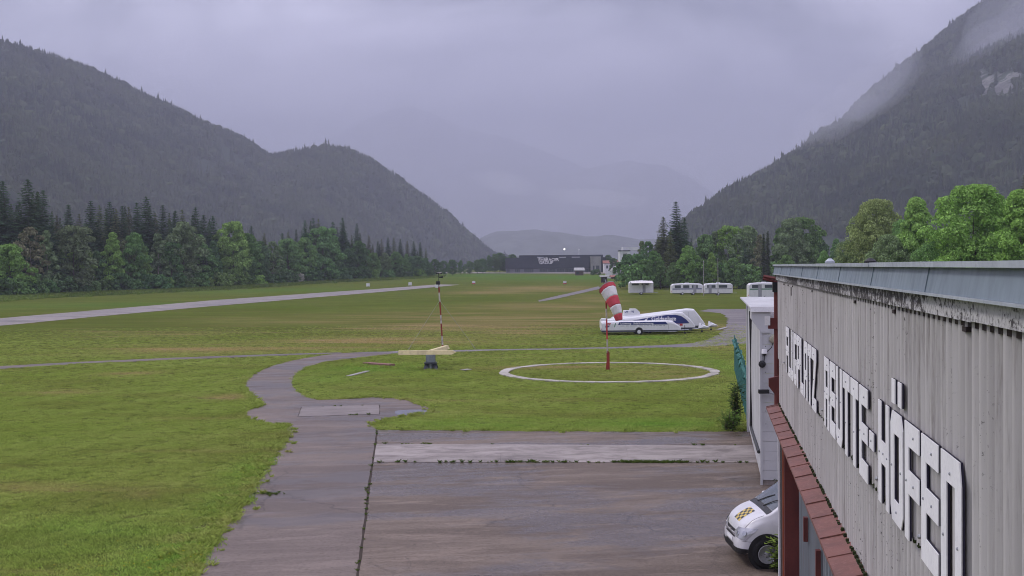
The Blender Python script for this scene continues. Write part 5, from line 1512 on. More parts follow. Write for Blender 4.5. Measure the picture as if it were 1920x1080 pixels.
leafy_plant('shrub', 'low green nettles at the meadow corner beside the white shed', 'shrub', HF(47.6, .85, 0), .8, .5, 40, 9, .08, (0.13, 0.22, 0.05))
# ------------------------------------------------------------------ things on the airfield
M_WHITE = grime('white_gelcoat', (0.74, 0.74, 0.75), (0.64, 0.64, 0.655), 1.5, .35, .5, amount=.6)
M_RED = grime('signal_red', (0.52, 0.050, 0.060), (0.42, 0.045, 0.05), 3, .6, .3)
M_REDCLOTH = grime('red_cloth', (0.62, 0.095, 0.120), (0.52, 0.075, 0.095), 2, .8, .1, bump=.2)
M_WHITECLOTH = grime('white_cloth', (0.76, 0.73, 0.72), (0.64, 0.61, 0.60), 2, .8, .1, bump=.2)
M_OLDRED = grime('faded_red_paint', (0.33, 0.050, 0.038), (0.17, 0.040, 0.035), 6, .7, .2, stretch=(1, 1, .5))
M_OLDWHITE = grime('faded_white_paint', (0.60, 0.57, 0.53), (0.30, 0.22, 0.19), 6, .7, .2, stretch=(1, 1, .5))
M_YELLOW = grime('cream_yellow_paint', (0.70, 0.60, 0.32), (0.46, 0.38, 0.22), 2.5, .6, .3, amount=.9)
M_NAVY = grime('navy_vinyl', (0.028, 0.040, 0.17), (0.024, 0.034, 0.13), 2, .35, .4, amount=.5)
M_GREY = grime('grey_paint', (0.22, 0.25, 0.26), (0.14, 0.16, 0.17), 5, .6, .3)
M_DKGREY = grime('dark_grey_skirt', (0.055, 0.060, 0.075), (0.035, 0.038, 0.048), 2, .5, .4)
M_MARK = mat_concrete('ring_stone', (0.50, 0.47, 0.42), (0.26, 0.24, 0.20))
M_WIRE = grime('steel_wire', (0.42, 0.42, 0.40), (0.3, 0.3, 0.3), 4, .5, .4)
M_GREEN = grime('green_vinyl', (0.03, 0.20, 0.09), None, 2, .4, .3)
M_PALEGREY = grime('pale_grey_print', (0.36, 0.36, 0.40), None, 2, .5, .3)
M_TEAL = grime('teal_net', (0.070, 0.190, 0.170), (0.045, 0.13, 0.12), 4, .8, .1)
M_PLANK = grime('grey_plank', (0.38, 0.36, 0.35), (0.24, 0.22, 0.21), 4, .9, .1)
M_REDPLANK = grime('reddish_lid', (0.26, 0.14, 0.115), (0.17, 0.10, 0.085), 3, .8, .2)

# white ring laid in the grass round the windsock: single flat stones
ring = thing('ring_marker', 'big white ring laid in the grass around the windsock mast', 'marker', (ring_c.x, ring_c.y, 0))
NR = 64
for k in range(NR):
    a0_, a1_ = 2 * math.pi * (k + .012) / NR, 2 * math.pi * (k + .988) / NR
    ri, ro = 6.44 + random.uniform(-.06, .06), 7.05 + random.uniform(-.07, .07)
    q = [(ri * math.cos(a0_), ri * math.sin(a0_), .0), (ro * math.cos(a0_), ro * math.sin(a0_), .0), (ro * math.cos(a1_), ro * math.sin(a1_), .0), (ri * math.cos(a1_), ri * math.sin(a1_), .0)]
    MB().prism(q, (0, 0, .055 + random.uniform(-.006, .008))).build('ring_stone', M_MARK, ring)
# windsock
wb = G(1140, 695)
ws = thing('windsock', 'red and white windsock hanging from a striped pole inside the white ring', 'windsock', wb)
lean = .02
def wp(z): return Vector((-lean * z, 0, z))
for z0, z1, mt, nm in ((0, 1.15, M_OLDRED, 'pole_base'), (1.15, 2.05, M_OLDWHITE, 'pole_band'), (2.05, 3.35, M_RED, 'pole_band'), (3.35, 4.05, M_OLDWHITE, 'pole_band'), (4.05, 5.75, M_OLDRED, 'pole_band')):
    MB().tube([wp(z0), wp(z1 - .002)], .052 if z0 else .075, 10).build(nm, mt, ws)
for sg in (-1, 1):
    MB().prism([(-.16 + .11 * (sg > 0), sg * .09, 0), (.10, sg * .09, 0), (.10, sg * .09, 1.2), (-.03, sg * .09, 1.32)], (0, sg * .03, 0)).build('base_plate', M_OLDRED, ws)
swivel = Vector((-.14, 0, 5.55))
MB().tube([(-.115, 0, 5.75), (-.115, 0, 5.95)], .03, 8).build('swivel', M_STEEL, ws)
# sock: mouth ring, then five bands, drooping and turned towards the camera's right
ctrl = [Vector((-.02, -.05, 5.42)), Vector((.12, -.22, 5.08)), Vector((.30, -.42, 4.62)), Vector((.48, -.58, 4.12)), Vector((.62, -.68, 3.62)), Vector((.68, -.72, 3.32))]
cp = [Vector(p) for p in catmull(ctrl, 6)]
NS = len(cp); nseg = 28
radii = [.58 - .36 * (i / (NS - 1)) ** 0.95 for i in range(NS)]
rings = []
ax0 = Vector((.35, -.55, -.60)).normalized()
for i, p in enumerate(cp):
    d = (cp[min(i + 1, NS - 1)] - cp[max(i - 1, 0)]).normalized()
    d = (ax0 * (1 - i / NS) + d * (.4 + i / NS)).normalized()
    a = d.cross(Vector((0, 0, 1))).normalized(); b = d.cross(a)
    r_ = []
    for k in range(nseg):
        t_ = 2 * math.pi * k / nseg
        w = 1 + .045 * math.sin(5 * t_ + i * .35) * (i / NS) + .03 * math.sin(9 * t_ - i * .5) - (.16 * (i / NS) * max(0, math.cos(t_)) ** 2)
        r_.append(p + (a * math.cos(t_) + b * math.sin(t_)) * radii[i] * w)
    rings.append(r_)
cuts = [0, 4, 11, 17, 23, NS - 1]
for b_ in range(5):
    m = MB(); i0, i1 = cuts[b_], cuts[b_ + 1]
    vs = [p for i in range(i0, i1 + 1) for p in rings[i]]
    fs = [(i * nseg + k, i * nseg + (k + 1) % nseg, (i + 1) * nseg + (k + 1) % nseg, (i + 1) * nseg + k) for i in range(i1 - i0) for k in range(nseg)]
    m.add(vs, fs)
    ob = m.build('sock_band', M_REDCLOTH if b_ % 2 == 0 else M_WHITECLOTH, ws, smooth=True, fix=False)
    md = ob.modifiers.new('cloth', 'SOLIDIFY'); md.thickness = .012
MB().tube(rings[0] + [rings[0][0]], .018, 6, False).build('mouth_ring', M_STEEL, ws)
for k in (3, 12, 20):
    MB().tube([rings[0][k], Vector((-.115, 0, 5.85))], .010, 5).build('bridle', M_STEEL, ws)
# guyed mast with wind gauge behind the landing tee
mb_ = G(830.5, 656)
ml = Vector((-.055, 0, 1))
mast = thing('wind_mast', 'thin rusty red and white guyed mast with wind gauge', 'mast', mb_)
zz = 0; i = 0
bands = [(.42, 1), (.75, 0), (1.02, 1), (.72, 0), (1.1, 1), (.75, 0), (.45, 1)]
for h_, red in bands:
    MB().tube([ml * zz, ml * (zz + h_ - .004)], .062, 8).build('mast_band', M_OLDRED if red else M_OLDWHITE, mast); zz += h_
top = ml * zz
MB().tube([top, top + Vector((0, 0, 1.15))], .025, 6).build('gauge_rod', M_BLACK, mast)
MB().box(-.32, -.05, -.16, .16, -.05, .20).build('instrument_box', M_WHITE, mast, mat4=Matrix.Translation(top), bevel=.02)
MB().box(-.22, .10, -.14, .14, .21, .50).build('gauge_housing', M_BLACK, mast, mat4=Matrix.Translation(top), bevel=.02)
m = MB()
for k in range(3):
    a = 2.1 * k + .4; e = top + Vector((.22 * math.cos(a), .22 * math.sin(a), 1.12))
    m.tube([top + Vector((0, 0, 1.12)), e], .012, 5); m.lathe([(.0, -.06), (.055, -.03), (.065, .03), (.05, .06)], 8, 'z', e)
m.build('cup_wheel', M_BLACK, mast)
MB().prism([top + Vector((.0, 0, .78)), top + Vector((.34, 0, .74)), top + Vector((.34, 0, .92)), top + Vector((0, 0, .84))], (0, .012, 0)).build('wind_vane', M_BLACK, mast)
for ex, ey in ((-2.9, -.3), (2.7, .6), (-.3, 3.0)):
    MB().tube([ml * 4.1, Vector((ex, ey, .02))], .010, 4).build('guy_wire', M_WIRE, mast)
    MB().tube([Vector((ex, ey, -.1)) + (ml * 4.1 - Vector((ex, ey, 0))) * .0, Vector((ex, ey, 0)) + (ml * 4.1 - Vector((ex, ey, 0))) * .13], .022, 5).build('turnbuckle', M_YELLOWED, mast)
# landing tee
tb = G(808, 693)
tee = thing('landing_tee', 'cream yellow landing T turning on a grey pedestal', 'landing tee', tb)
TZ = 1.02
def wedge(p, q, w, h, name, mat, point=True):
    p, q = Vector(p), Vector(q); d = (q - p).normalized(); sd = d.cross(Vector((0, 0, 1))).normalized()
    m = MB(); u = Vector((0, 0, 1))
    prof = [(-w, 0), (w, 0), (w * .55, h), (-w * .55, h)]
    vs = [p + sd * a + u * b for a, b in prof] + [q - d * (.28 if point else 0) + sd * a + u * b for a, b in prof]
    fs = [(0, 1, 2, 3), (0, 1, 5, 4), (1, 2, 6, 5), (2, 3, 7, 6), (3, 0, 4, 7)]
    if point:
        vs.append(q + u * h * .5); fs += [(4, 5, 8), (5, 6, 8), (6, 7, 8), (7, 4, 8)]
    else: fs.append((4, 5, 6, 7))
    m.add(vs, fs)
    return m.build(name, mat, tee)
wedge((-2.15, 0, TZ), (1.72, -.02, TZ), .26, .27, 'cross_arm', M_YELLOW)
wedge(Vector((-.05, .27, TZ + .02)), Vector((-.05, 0, TZ + .02)) + AX * 5.2, .24, .25, 'stem_arm', M_YELLOW)
MB().prism([(-.32, -.3, .50), (.30, -.3, .50), (.30, .3, .50), (-.32, .3, .50)], (0, 0, .50)).build('pedestal_box', M_GREY, tee, bevel=.02)
MB().prism([(-.42, -.4, .40), (.40, -.4, .40), (.40, .4, .40), (-.42, .4, .40)], (0, 0, .10)).build('pedestal_plate', M_DKGREY, tee)
for sx in (-1, 1):
    for sy in (-1, 1):
        MB().prism([(sx * .12, sy * .12, .42), (sx * .38, sy * .12, .42), (sx * .50, sy * .45, -.02), (sx * .36, sy * .50, -.02)], (0, sy * .10, 0)).build('leg', M_DKGREY, tee)
MB().box(-.06, .06, -.36, -.28, 0, .42).build('centre_strut', M_GREY, tee)
MB().prism([(-.30, -.2, 0), (.30, -.2, 0), (.2, .2, .40), (-.2, .2, .40)], (0, .03, 0)).build('gearbox', M_GREY, tee)
# planks and small bits in the grass
def slab_thing(name, label, cat, px0, py0, px1, py1, w, h, mat, lift=.02):
    a, b = G(px0, py0), G(px1, py1); d = (b - a).normalized(); sd = Vector((-d.y, d.x, 0))
    o = MB().prism([a + sd * w + Vector((0, 0, lift)), a - sd * w + Vector((0, 0, lift)), b - sd * w + Vector((0, 0, lift)), b + sd * w + Vector((0, 0, lift))], (0, 0, h)).build(name, mat, bevel=.006)
    return tag(o, label, cat)
slab_thing('plank', 'grey weathered plank lying in the grass left of the landing tee', 'plank', 653, 706.5, 690, 697, .16, .05, M_PLANK)
slab_thing('shaft_lid', 'reddish raised shaft lid in long grass left of the landing tee', 'lid', 686, 683.5, 735, 687, .30, .14, M_REDPLANK)
slab_thing('concrete_lid', 'small pale concrete lid in the grass right of the landing tee', 'lid', 868, 695, 880, 693.5, .22, .05, M_MARK)
slab_thing('stone_slab', 'thin pale slab beside the gravel yard behind the windsock', 'slab', 1346, 619, 1362, 614.5, .22, .05, M_PLANK, .03)
# runway markers
for i, (px, py, mt, lab) in enumerate(((690, 537, M_WHITE, 'small white marker left of the runway end, nearest the wood'), (769, 535, M_WHITE, 'white and orange marker box just beyond the runway edge'), (888, 532.5, M_RED, 'red and white marker box in the meadow right of the wind mast'), (1059, 532.5, M_RED, 'red and white marker box straight left of the windsock'))):
    p = G(px, py); mk = thing('marker_box', lab, 'marker', p, 0, 'runway marker boxes')
    MB().prism([(-.62, -.35, 0), (.62, -.35, 0), (.62, .35, 0), (-.62, .35, 0)], (0, 0, .28)).build('base', mt, mk, bevel=.02)
    MB().prism([(-.55, -.30, .285), (.55, -.30, .285), (.55, .30, .285), (-.55, .30, .285)], (0, 0, .75)).build('board', M_WHITE, mk, bevel=.03)

# ------------------------------------------------------------------ glider trailers
def loft_body(stations, w, name, mat, parent):
    """stations along x: (x, bottom, top, width factor); rounded top edges"""
    m = MB(); rows = []
    for x, zb, zt, k in stations:
        hw = w * k; h = zt - zb; c = min(.22, h * .3, hw * .45)
        rows.append([(x, -hw, zb), (x, -hw, zt - c), (x, -hw + c * .3, zt - c * .3), (x, -hw + c, zt), (x, 0, zt + .03), (x, hw - c, zt), (x, hw - c * .3, zt - c * .3), (x, hw, zt - c), (x, hw, zb)])
    n = len(rows[0]); vs = [p for r_ in rows for p in r_]
    fs = [(i * n + j, i * n + (j + 1) % n, (i + 1) * n + (j + 1) % n, (i + 1) * n + j) for i in range(len(rows) - 1) for j in range(n)]
    fs += [tuple(range(n)), tuple((len(rows) - 1) * n + j for j in range(n))]
    m.add(vs, fs)
    return m.build(name, mat, parent)
def small_wheel(parent, x, y, r, sg):
    w = empty('wheel'); w.parent = parent; w.location = (x, y, r)
    MB().lathe([(r * .6, -.08), (r * .94, -.085), (r, -.05), (r, .05), (r * .94, .085), (r * .6, .08), (r * .6, -.08)], 20, 'y', (0, 0, 0), False).build('tyre', M_RUBBER, w, smooth=True)
    MB().lathe([(r * .62, sg * .07), (r * .62, sg * .09), (r * .3, sg * .10), (0, sg * .10)], 16, 'y').build('rim', M_WHITE, w)
def trailer(label, loc, rz, L, zrear, zfront, peak, w=.85, skirt=.42, group='glider trailers in the meadow', axle=.42, noseout=1.3, cone=True, skirt_mat=None, zb=None):
    """origin at the rear left-hand end; x runs towards the drawbar"""
    t_ = thing('glider_trailer', label, 'trailer', loc, rz, group)
    b0_ = skirt if zb is None else zb
    st = [(0, b0_, zrear - .06, .96), (.12, b0_, zrear, 1), (L * .35, b0_, zrear + (zfront - zrear) * .35, 1), (L * peak, b0_, zfront, 1), (L * peak + (L - L * peak) * .35, b0_, zfront - .05, 1), (L - (zfront - b0_) * .30, b0_, b0_ + (zfront - b0_) * .55, .96), (L, b0_, b0_ + .18, .90)]
    loft_body(st, w, 'body', M_WHITE, t_)
    MB().box(.05, L - .35, -w * .97, w * .97, .28, b0_ - .004).build('skirt', skirt_mat or M_DKGREY, t_)
    MB().box(.2, L - .4, -w * .985, -w * .972, .285, .31).build('rub_rail', M_STEEL, t_)
    MB().box(L * peak - .01, L * peak + .012, -w * 1.004, -w * .99, b0_ + .05, zfront - .3).build('door_seam', M_PALEGREY, t_)
    for sg in (-1, 1):
        small_wheel(t_, L * axle, sg * (w - .06), .30, sg)
        MB().lathe([(.38, -.02), (.40, 0), (.38, .02)], 18, 'y', (L * axle, sg * w * .985, .36)).build('wheel_arch', M_BLACK, t_)
    m = MB(); m.tube([(L - .9, -.45, .34), (L + noseout, 0, .42)], .05, 6); m.tube([(L - .9, .45, .34), (L + noseout, 0, .42)], .05, 6); m.build('drawbar', M_STEEL, t_)
    m = MB(); m.tube([(L + noseout * .55, -.12, .9), (L + noseout * .55, -.12, .12)], .03, 6); m.lathe([(.10, -.03), (.10, .03)], 12, 'y', (L + noseout * .55, -.12, .10)); m.build('jockey_wheel', M_BLACK, t_)
    if cone:
        m = MB().add([(L + noseout * .35, -.30, .42), (L + noseout * .35, .30, .42), (L + noseout * .38, .0, .98), (L + noseout * 1.12, 0, .50), (L + noseout * .7, -.22, .62)], [(0, 1, 2), (0, 2, 4), (2, 3, 4), (0, 4, 3), (1, 3, 2), (0, 3, 1)])
        m.build('drawbar_cover', M_WHITE, t_)
    MB().box(-.03, .02, -w * .8, -w * .55, b0_ + .06, b0_ + .18).build('rear_lamp', M_RED, t_)
    return t_
def decal_text(parent, txt, x, z, size, mat, w, bold=.0, shear=.0, spacing=1.0, name='lettering'):
    o = link(name, text_mesh(name, txt, size, mat, .003, bold, shear, spacing), parent)
    o.matrix_local = Matrix.Translation((x, -w - .012, z)) @ Matrix.Rotation(math.pi / 2, 4, 'X')
    return o
def decal_poly(parent, pts, mat, w, name, off=.005):
    return MB().prism([(x, -w - off, z) for x, z in pts], (0, .003, 0)).build(name, mat, parent)
# nearest: low trailer with blue lettering band
p0, p1 = G(1128, 628.5), G(1276, 627)
rz1 = math.atan2((p1 - p0).y, (p1 - p0).x)
T1 = trailer('nearest low white glider trailer with dark skirt and blue slanted lettering band', (p0.x, p0.y + .85, 0), rz1, 7.9, 1.32, 1.36, .84, .85, .46, cone=False, noseout=.9, axle=.47)
decal_poly(T1, [(1.62, 1.00), (1.76, 1.28), (6.35, 1.28), (6.6, 1.00)], M_NAVY, .85, 'blue_band')
decal_text(T1, 'Lackierung - Unfall Instandsetzung', 1.84, 1.055, .255, M_LETTER, .85, .004, .1, .95)
decal_text(T1, 'KFZ', .40, 1.00, .27, M_RED, .85, .012, .3, .95)
decal_text(T1, 'LM4', .34, .78, .23, M_NAVY, .85, .012, .25, .95)
decal_poly(T1, [(1.22, .78), (1.30, .78), (1.42, 1.18), (1.34, 1.18)], M_GREEN, .85, 'green_stripe')
xx = 1.85
for wd in (.5, .35, .8, .45, .15, .35, .2, .18, .2, .4, .22):
    decal_poly(T1, [(xx, .86), (xx + wd * .8, .86), (xx + wd * .8, .92), (xx, .92)], M_PALEGREY, .85, 'small_print'); xx += wd + .07
MB().box(6.6, 7.4, -.872, -.862, .30, .335).build('side_reflector', M_WHITE, T1)
# second: tall nosed trailer with navy swoosh
q0 = p0 + Vector((.15, 3.2, 0))
T2 = trailer('tall white glider trailer with navy swoosh reading Geldanlage', (q0.x, q0.y, 0), rz1 + .01, 9.55, 1.40, 2.12, .80, .9, .55, noseout=1.5, axle=.5)
decal_poly(T2, [(3.0, 1.28), (5.0, 1.62), (6.6, 1.84), (7.5, 1.86), (8.1, 1.72), (8.6, 1.38), (8.95, .98), (7.3, .92), (6.6, 1.05)], M_NAVY, .9, 'swoosh')
decal_text(T2, 'Geldanlage', 5.05, 1.28, .60, M_LETTER, .9, .012, 0, .96)
decal_poly(T2, [(4.35, 1.30), (4.60, 1.30), (4.72, 1.58), (4.62, 1.58), (4.56, 1.42), (4.45, 1.42)], M_LETTER, .9, 'small_mark', .012)
decal_text(T2, 'LAT', 7.45, .74, .22, M_NAVY, .9, .008)
decal_poly(T2, [(7.95, .74), (8.25, .74), (8.25, .94), (7.95, .94)], M_RED, .9, 'red_badge')
decal_poly(T2, [(6.9, .975), (8.9, .995), (8.88, .98), (6.9, .96)], M_RED, .9, 'red_line')
MB().box(.0, .55, -.92, -.3, .5, 1.55).build('rear_box', M_WHITE, T2, bevel=.03)
# third: further back, high nose, with a fin box at its tail
q0 = p0 + Vector((1.6, 6.6, 0))
T3 = trailer('rearmost of the three near trailers, white, its high nose showing over the others', (q0.x, q0.y, 0), rz1 + .02, 9.7, 1.5, 2.30, .82, .9, .55, noseout=1.4, axle=.5)
MB().prism([(1.15, -.5, 1.5), (2.9, -.5, 1.5), (2.9, -.5, 2.0), (2.55, -.5, 2.35), (1.9, -.5, 2.35), (1.9, -.5, 2.2), (1.25, -.5, 2.2)], (0, .9, 0)).build('fin_box', M_WHITE, T3, bevel=.02)
decal_text(T3, 'V2', 2.0, 1.98, .25, M_NAVY, .5, .01); decal_text(T3, 'LAT', 1.3, 1.98, .2, M_NAVY, .5, .01)
def caravan(label, px0, px1, ytop, d, band=None, door=.5, awning=False):
    a, b = at_depth(px0, ytop, d), at_depth(px1, ytop, d)
    L_ = (b - a).length; zt = a.z - terrain_z(d)
    t_ = thing('caravan', label, 'caravan', (a.x, d, terrain_z(d)), 0, 'caravans at the edge of the wood')
    st = [(0, .45, zt - .45, .97), (L_ * .06, .45, zt - .12, 1), (L_ * .3, .45, zt, 1), (L_ * .7, .45, zt, 1), (L_ * .94, .45, zt - .12, 1), (L_, .45, zt - .4, .97)]
    loft_body(st, 1.1, 'body', M_WHITE, t_)
    n = max(2, int(L_ / 2.2))
    for k in range(n):
        x0 = L_ * (.1 + .82 * k / n); MB().box(x0, x0 + L_ * .82 / n * .72, -1.125, -1.103, zt - 1.05, zt - .42).build('window', M_GLASS, t_)
    MB().box(L_ * .05, L_ * .95, -1.09, 1.09, .32, .446).build('chassis', M_BLACK, t_)
    for sg in (-1, 1):
        for k in ((.5,) if L_ < 7 else (.35, .7)): small_wheel(t_, L_ * k, sg * 1.02, .32, sg)
    m = MB().box(L_ * .45, L_ * .58, -.3, .3, zt + .035, zt + .16); m.build('roof_hatch', M_WHITE, t_)
    if band: MB().box(L_ * .03, L_ * .97, -1.112, -1.102, zt - 1.38, zt - 1.16).build('stripe', band, t_)
    MB().box(L_ * door, L_ * door + .68, -1.135, -1.126, .5, zt - .35).build('door', M_PALEGREY, t_)
    MB().tube([(L_ - .3, 0, .42), (L_ + 1.2, 0, .44)], .05, 6).build('drawbar', M_STEEL, t_)
    MB().box(-.03, .03, -.95, -.75, .7, .95).build('tail_lamp', M_RED, t_)
    if awning: MB().prism([(L_ * .05, -1.15, zt - .05), (L_ * .95, -1.15, zt - .05), (L_ * .95, -3.2, zt - .55), (L_ * .05, -3.2, zt - .55)], (0, 0, .04)).build('awning', M_WHITECLOTH, t_)
    return t_
caravan('white caravan with dark window band at the left edge of the wood', 1179, 1224, 526.5, 268, None, .55, True)
caravan('long white caravan between the two flagpoles and the spruce', 1258, 1316, 531.5, 262, M_NAVY, .7)
caravan('white caravan right of the left flagpole', 1319, 1372, 531, 258, M_PALEGREY, .15)
caravan('white caravan roof close to the hangar corner', 1402, 1460, 530, 225, M_GREEN, .3)
for px, yt, lab in ((1319, 490, 'left of two thin flagpoles in front of the wood'), (1346, 486, 'right of two thin flagpoles in front of the wood')):
    b = on_ground(px, 250); h = z_at(px, yt, 250) - b.z
    fp = thing('flagpole', lab, 'flagpole', b, 0, 'flagpoles')
    MB().tube([(0, 0, -.05), (0, 0, h)], [.085, .05], 8).build('pole', M_PLANK, fp); MB().lathe([(.09, h), (.09, h + .08), (0, h + .12)], 8).build('finial', M_LETTER, fp)
# green net fence running on from the shed
fn = thing('net_fence', 'green net fence seen almost end-on beyond the white shed', 'fence', HF(48, 1.6, 0))
f0 = HF(48, 1.6, 0)
for k in range(11):
    s_ = 48.1 + k * 2.6; p = HF(s_, 1.6, 0) - f0
    MB().tube([p + Vector((0, 0, -.1)), p + Vector((0, 0, 2.32))], .028, 6).build('post', M_TEAL, fn)
    if k < 10:
        m = MB(); e = HF(s_ + 2.6, 1.6, 0) - f0
        for j in range(9):
            u0 = p.lerp(e, j / 9)
            m.tube([u0 + Vector((0, 0, .05)), u0 + Vector((0, 0, 2.28))], .006, 4, False)
        for j in range(9):
            z_ = .1 + j * .27; m.tube([p + Vector((0, 0, z_)), e + Vector((0, 0, z_))], .006, 4, False)
        m.build('net_panel', M_TEAL, fn)
        r_ = random.Random(k)
        MB().tube([p.lerp(e, j / 6) + Vector((r_.uniform(-.12, .12), 0, 2.15 - r_.uniform(0, .35))) for j in range(7)], [.045 + r_.uniform(0, .045) for _ in range(7)], 7).build('rolled_net', M_TEAL, fn)

# ------------------------------------------------------------------ buildings at the far end of the field
M_SLATE = grime('slate_cladding', (0.045, 0.052, 0.070), (0.036, 0.042, 0.057), .15, .5, .4, kind='Position')
M_SLATE2 = grime('slate_base', (0.16, 0.165, 0.185), (0.13, 0.135, 0.155), .15, .6, .3, kind='Position')
M_CONCR = grime('fair_concrete', (0.30, 0.30, 0.29), (0.24, 0.24, 0.23), .3, .8, .2, kind='Position')
M_PLASTER = grime('white_plaster', (0.70, 0.70, 0.71), (0.6, 0.6, 0.62), .4, .8, .2, kind='Position')
M_TILE = grime('red_roof_tile', (0.30, 0.13, 0.10), (0.22, 0.10, 0.08), 1, .8, .2)
M_WOOD = grime('weathered_wood', (0.14, 0.10, 0.085), (0.09, 0.07, 0.06), 1.5, .9, .1)
M_SHEETROOF = grime('pale_sheet_roof', (0.42, 0.42, 0.41), (0.34, 0.34, 0.33), 1, .7, .2)
DB = 668.0
def bx(px): return at_depth(px, 505, DB).x
gz = terrain_z(DB) - .3
def bz(py, px=1040): return at_depth(px, py, DB).z
x0, x1 = bx(947.5), bx(1137)
bld = thing('office_hall', 'long dark slate office hall with white lettering at the far end of the field', 'building', (x0, DB, gz))
W_ = x1 - x0; xs_ = bx(1107) - x0; H1 = bz(483) - gz; H2 = bz(478) - gz; hb_ = bz(503.5) - gz
MB().box(0, xs_, 0, 40, hb_, H1).build('wall', M_SLATE, bld)
MB().box(.3, xs_ - .3, .4, 39, 0, hb_ - .02).build('base_wall', M_SLATE2, bld)
MB().box(bx(974) - x0, W_ - 1.5, 6, 38, H1 + .02, H2).build('upper_storey', M_SLATE, bld)
MB().box(xs_ + .02, bx(1126) - x0, -3, 30, 0, bz(481.5) - gz).build('stair_block', M_CONCR, bld)
MB().box(bx(1126) - x0 + .02, W_, 2, 36, 0, H1).build('side_wing', M_SLATE, bld)
for (a, b, nw) in ((950, 956, 2), (966, 975, 3), (983, 1001, 5), (1012, 1026, 5), (1028, 1042, 5), (1044, 1058, 5), (1060, 1075, 5), (1098, 1106, 3)):
    for k in range(nw):
        xa = bx(a + (b - a) * k / nw) - x0; xb = bx(a + (b - a) * (k + .78) / nw) - x0
        MB().box(xa, xb, .30, .39, hb_ * .22, hb_ * .92).build('window', M_GLASS, bld)
for px0_, px1_ in ((1111, 1114), (1117, 1123)):
    MB().box(bx(px0_) - x0, bx(px1_) - x0, -3.12, -3.01, .2, 4.2).build('window', M_GLASS, bld)
for px0_, px1_ in ((1008, 1027), (1049, 1062), (1073, 1089), (1020, 1024)):
    MB().box(bx(px0_) - x0, bx(px1_) - x0, 5.0, 5.9, H1 + .02, H1 + .4).build('roof_light', M_PLASTER, bld)
for txt, px_, pyb, sz in (('EMBRACER', 1009.5, 489.4, 2.45), ('GROUP', 1011, 494.8, 2.45)):
    o = link('lettering', text_mesh('lettering', txt, sz, M_LETTER, .06, .035, 0, 1.0), bld)
    o.matrix_local = Matrix.Translation((bx(px_) - x0, -.15, bz(pyb) - gz)) @ Matrix.Rotation(math.pi / 2, 4, 'X')
o = link('lettering', text_mesh('lettering', '®', 1.2, M_LETTER, .05, .02), bld)
o.matrix_local = Matrix.Translation((bx(1042.5) - x0, -.15, bz(486.5) - gz)) @ Matrix.Rotation(math.pi / 2, 4, 'X')
MB().tube([(bx(1088) - x0, 12, H2), (bx(1088) - x0, 12, H2 + 3.4)], .12, 6).build('roof_mast', M_LETTER, bld)
MB().lathe([(.0, 0), (.35, .2), (.35, .9), (0, 1.1)], 10, 'z', (bx(1088) - x0, 12, H2 + 2.6)).build('roof_dome', M_LETTER, bld)
# mast lamp behind the hall
lp = on_ground(1058.5, 690, -.2); lh = z_at(1058.5, 467, 690) - lp.z
lm = thing('lamp_mast', 'pale light on a thin mast above the dark office hall', 'lamp', lp)
MB().tube([(0, 0, 0), (0, 0, lh - .6)], .05, 6).build('pole', M_STEEL, lm)
t = NT('lit_lamp'); t.set((0.9, 0.9, 0.88), .4, .3); t.b.inputs['Emission Color'].default_value = (1, .95, .88, 1); t.b.inputs['Emission Strength'].default_value = 1.2
MB().lathe([(0, lh - .7), (.5, lh - .35), (.5, lh + .25), (0, lh + .6)], 12).build('lamp_globe', t.m, lm)
def simple_house(name, label, cat, px0, px1, ybase, ywall, yridge, d, depth, wall, roof, gable='side', win=()):
    a, b = at_depth(px0, ybase, d), at_depth(px1, ybase, d)
    g0 = min(a.z, terrain_z(d)) - .2
    h_ = thing(name, label, cat, (a.x, d, g0)); L_ = b.x - a.x
    zw = z_at(px0, ywall, d) - g0; zr = z_at(px0, yridge, d) - g0; o_ = .6
    MB().box(0, L_, 0, depth, 0, zw).build('wall', wall, h_)
    if gable == 'side':
        for sg, y0_ in ((1, -o_), (-1, depth + o_)):
            MB().prism([(-o_, y0_, zw + .01), (L_ + o_, y0_, zw + .01), (L_ + o_, depth / 2, zr), (-o_, depth / 2, zr)], (0, 0, .18)).build('roof', roof, h_)
    else:
        MB().prism([(-o_, -o_, zw + .02), (L_ / 2, -o_, zr), (L_ + o_, -o_, zw + .02)], (0, depth + 2 * o_, 0)).build('roof', roof, h_)
    for (u0, u1, v0, v1) in win:
        MB().box(L_ * u0, L_ * u1, -.06, -.005, zw * v0, zw * v1).build('window', M_GLASS, h_)
    return h_
simple_house('field_hut', 'small wooden hut with broad pale roof before the office hall', 'hut', 1079, 1094, 514, 507.5, 502.5, 560, 5, M_WOOD, M_SHEETROOF, win=((.1, .45, .3, .8),))
simple_house('kiosk', 'tiny dark kiosk with flat roof above the windsock', 'kiosk', 1127.5, 1138.5, 531, 519.5, 517.5, 405, 2.2, M_DARK, M_SHEETROOF, win=((.35, .65, .4, .9),))
simple_house('house', 'pale house with red tiled roof beside the white tower', 'house', 1133, 1158, 512, 494, 489, 640, 8, M_PLASTER, M_TILE, win=((.15, .3, .5, .8), (.5, .65, .5, .8)))
simple_house('shed', 'dark open timber shed under the white hall near the wood', 'shed', 1147, 1163, 527, 520, 517, 470, 4, M_WOOD, M_TILE)
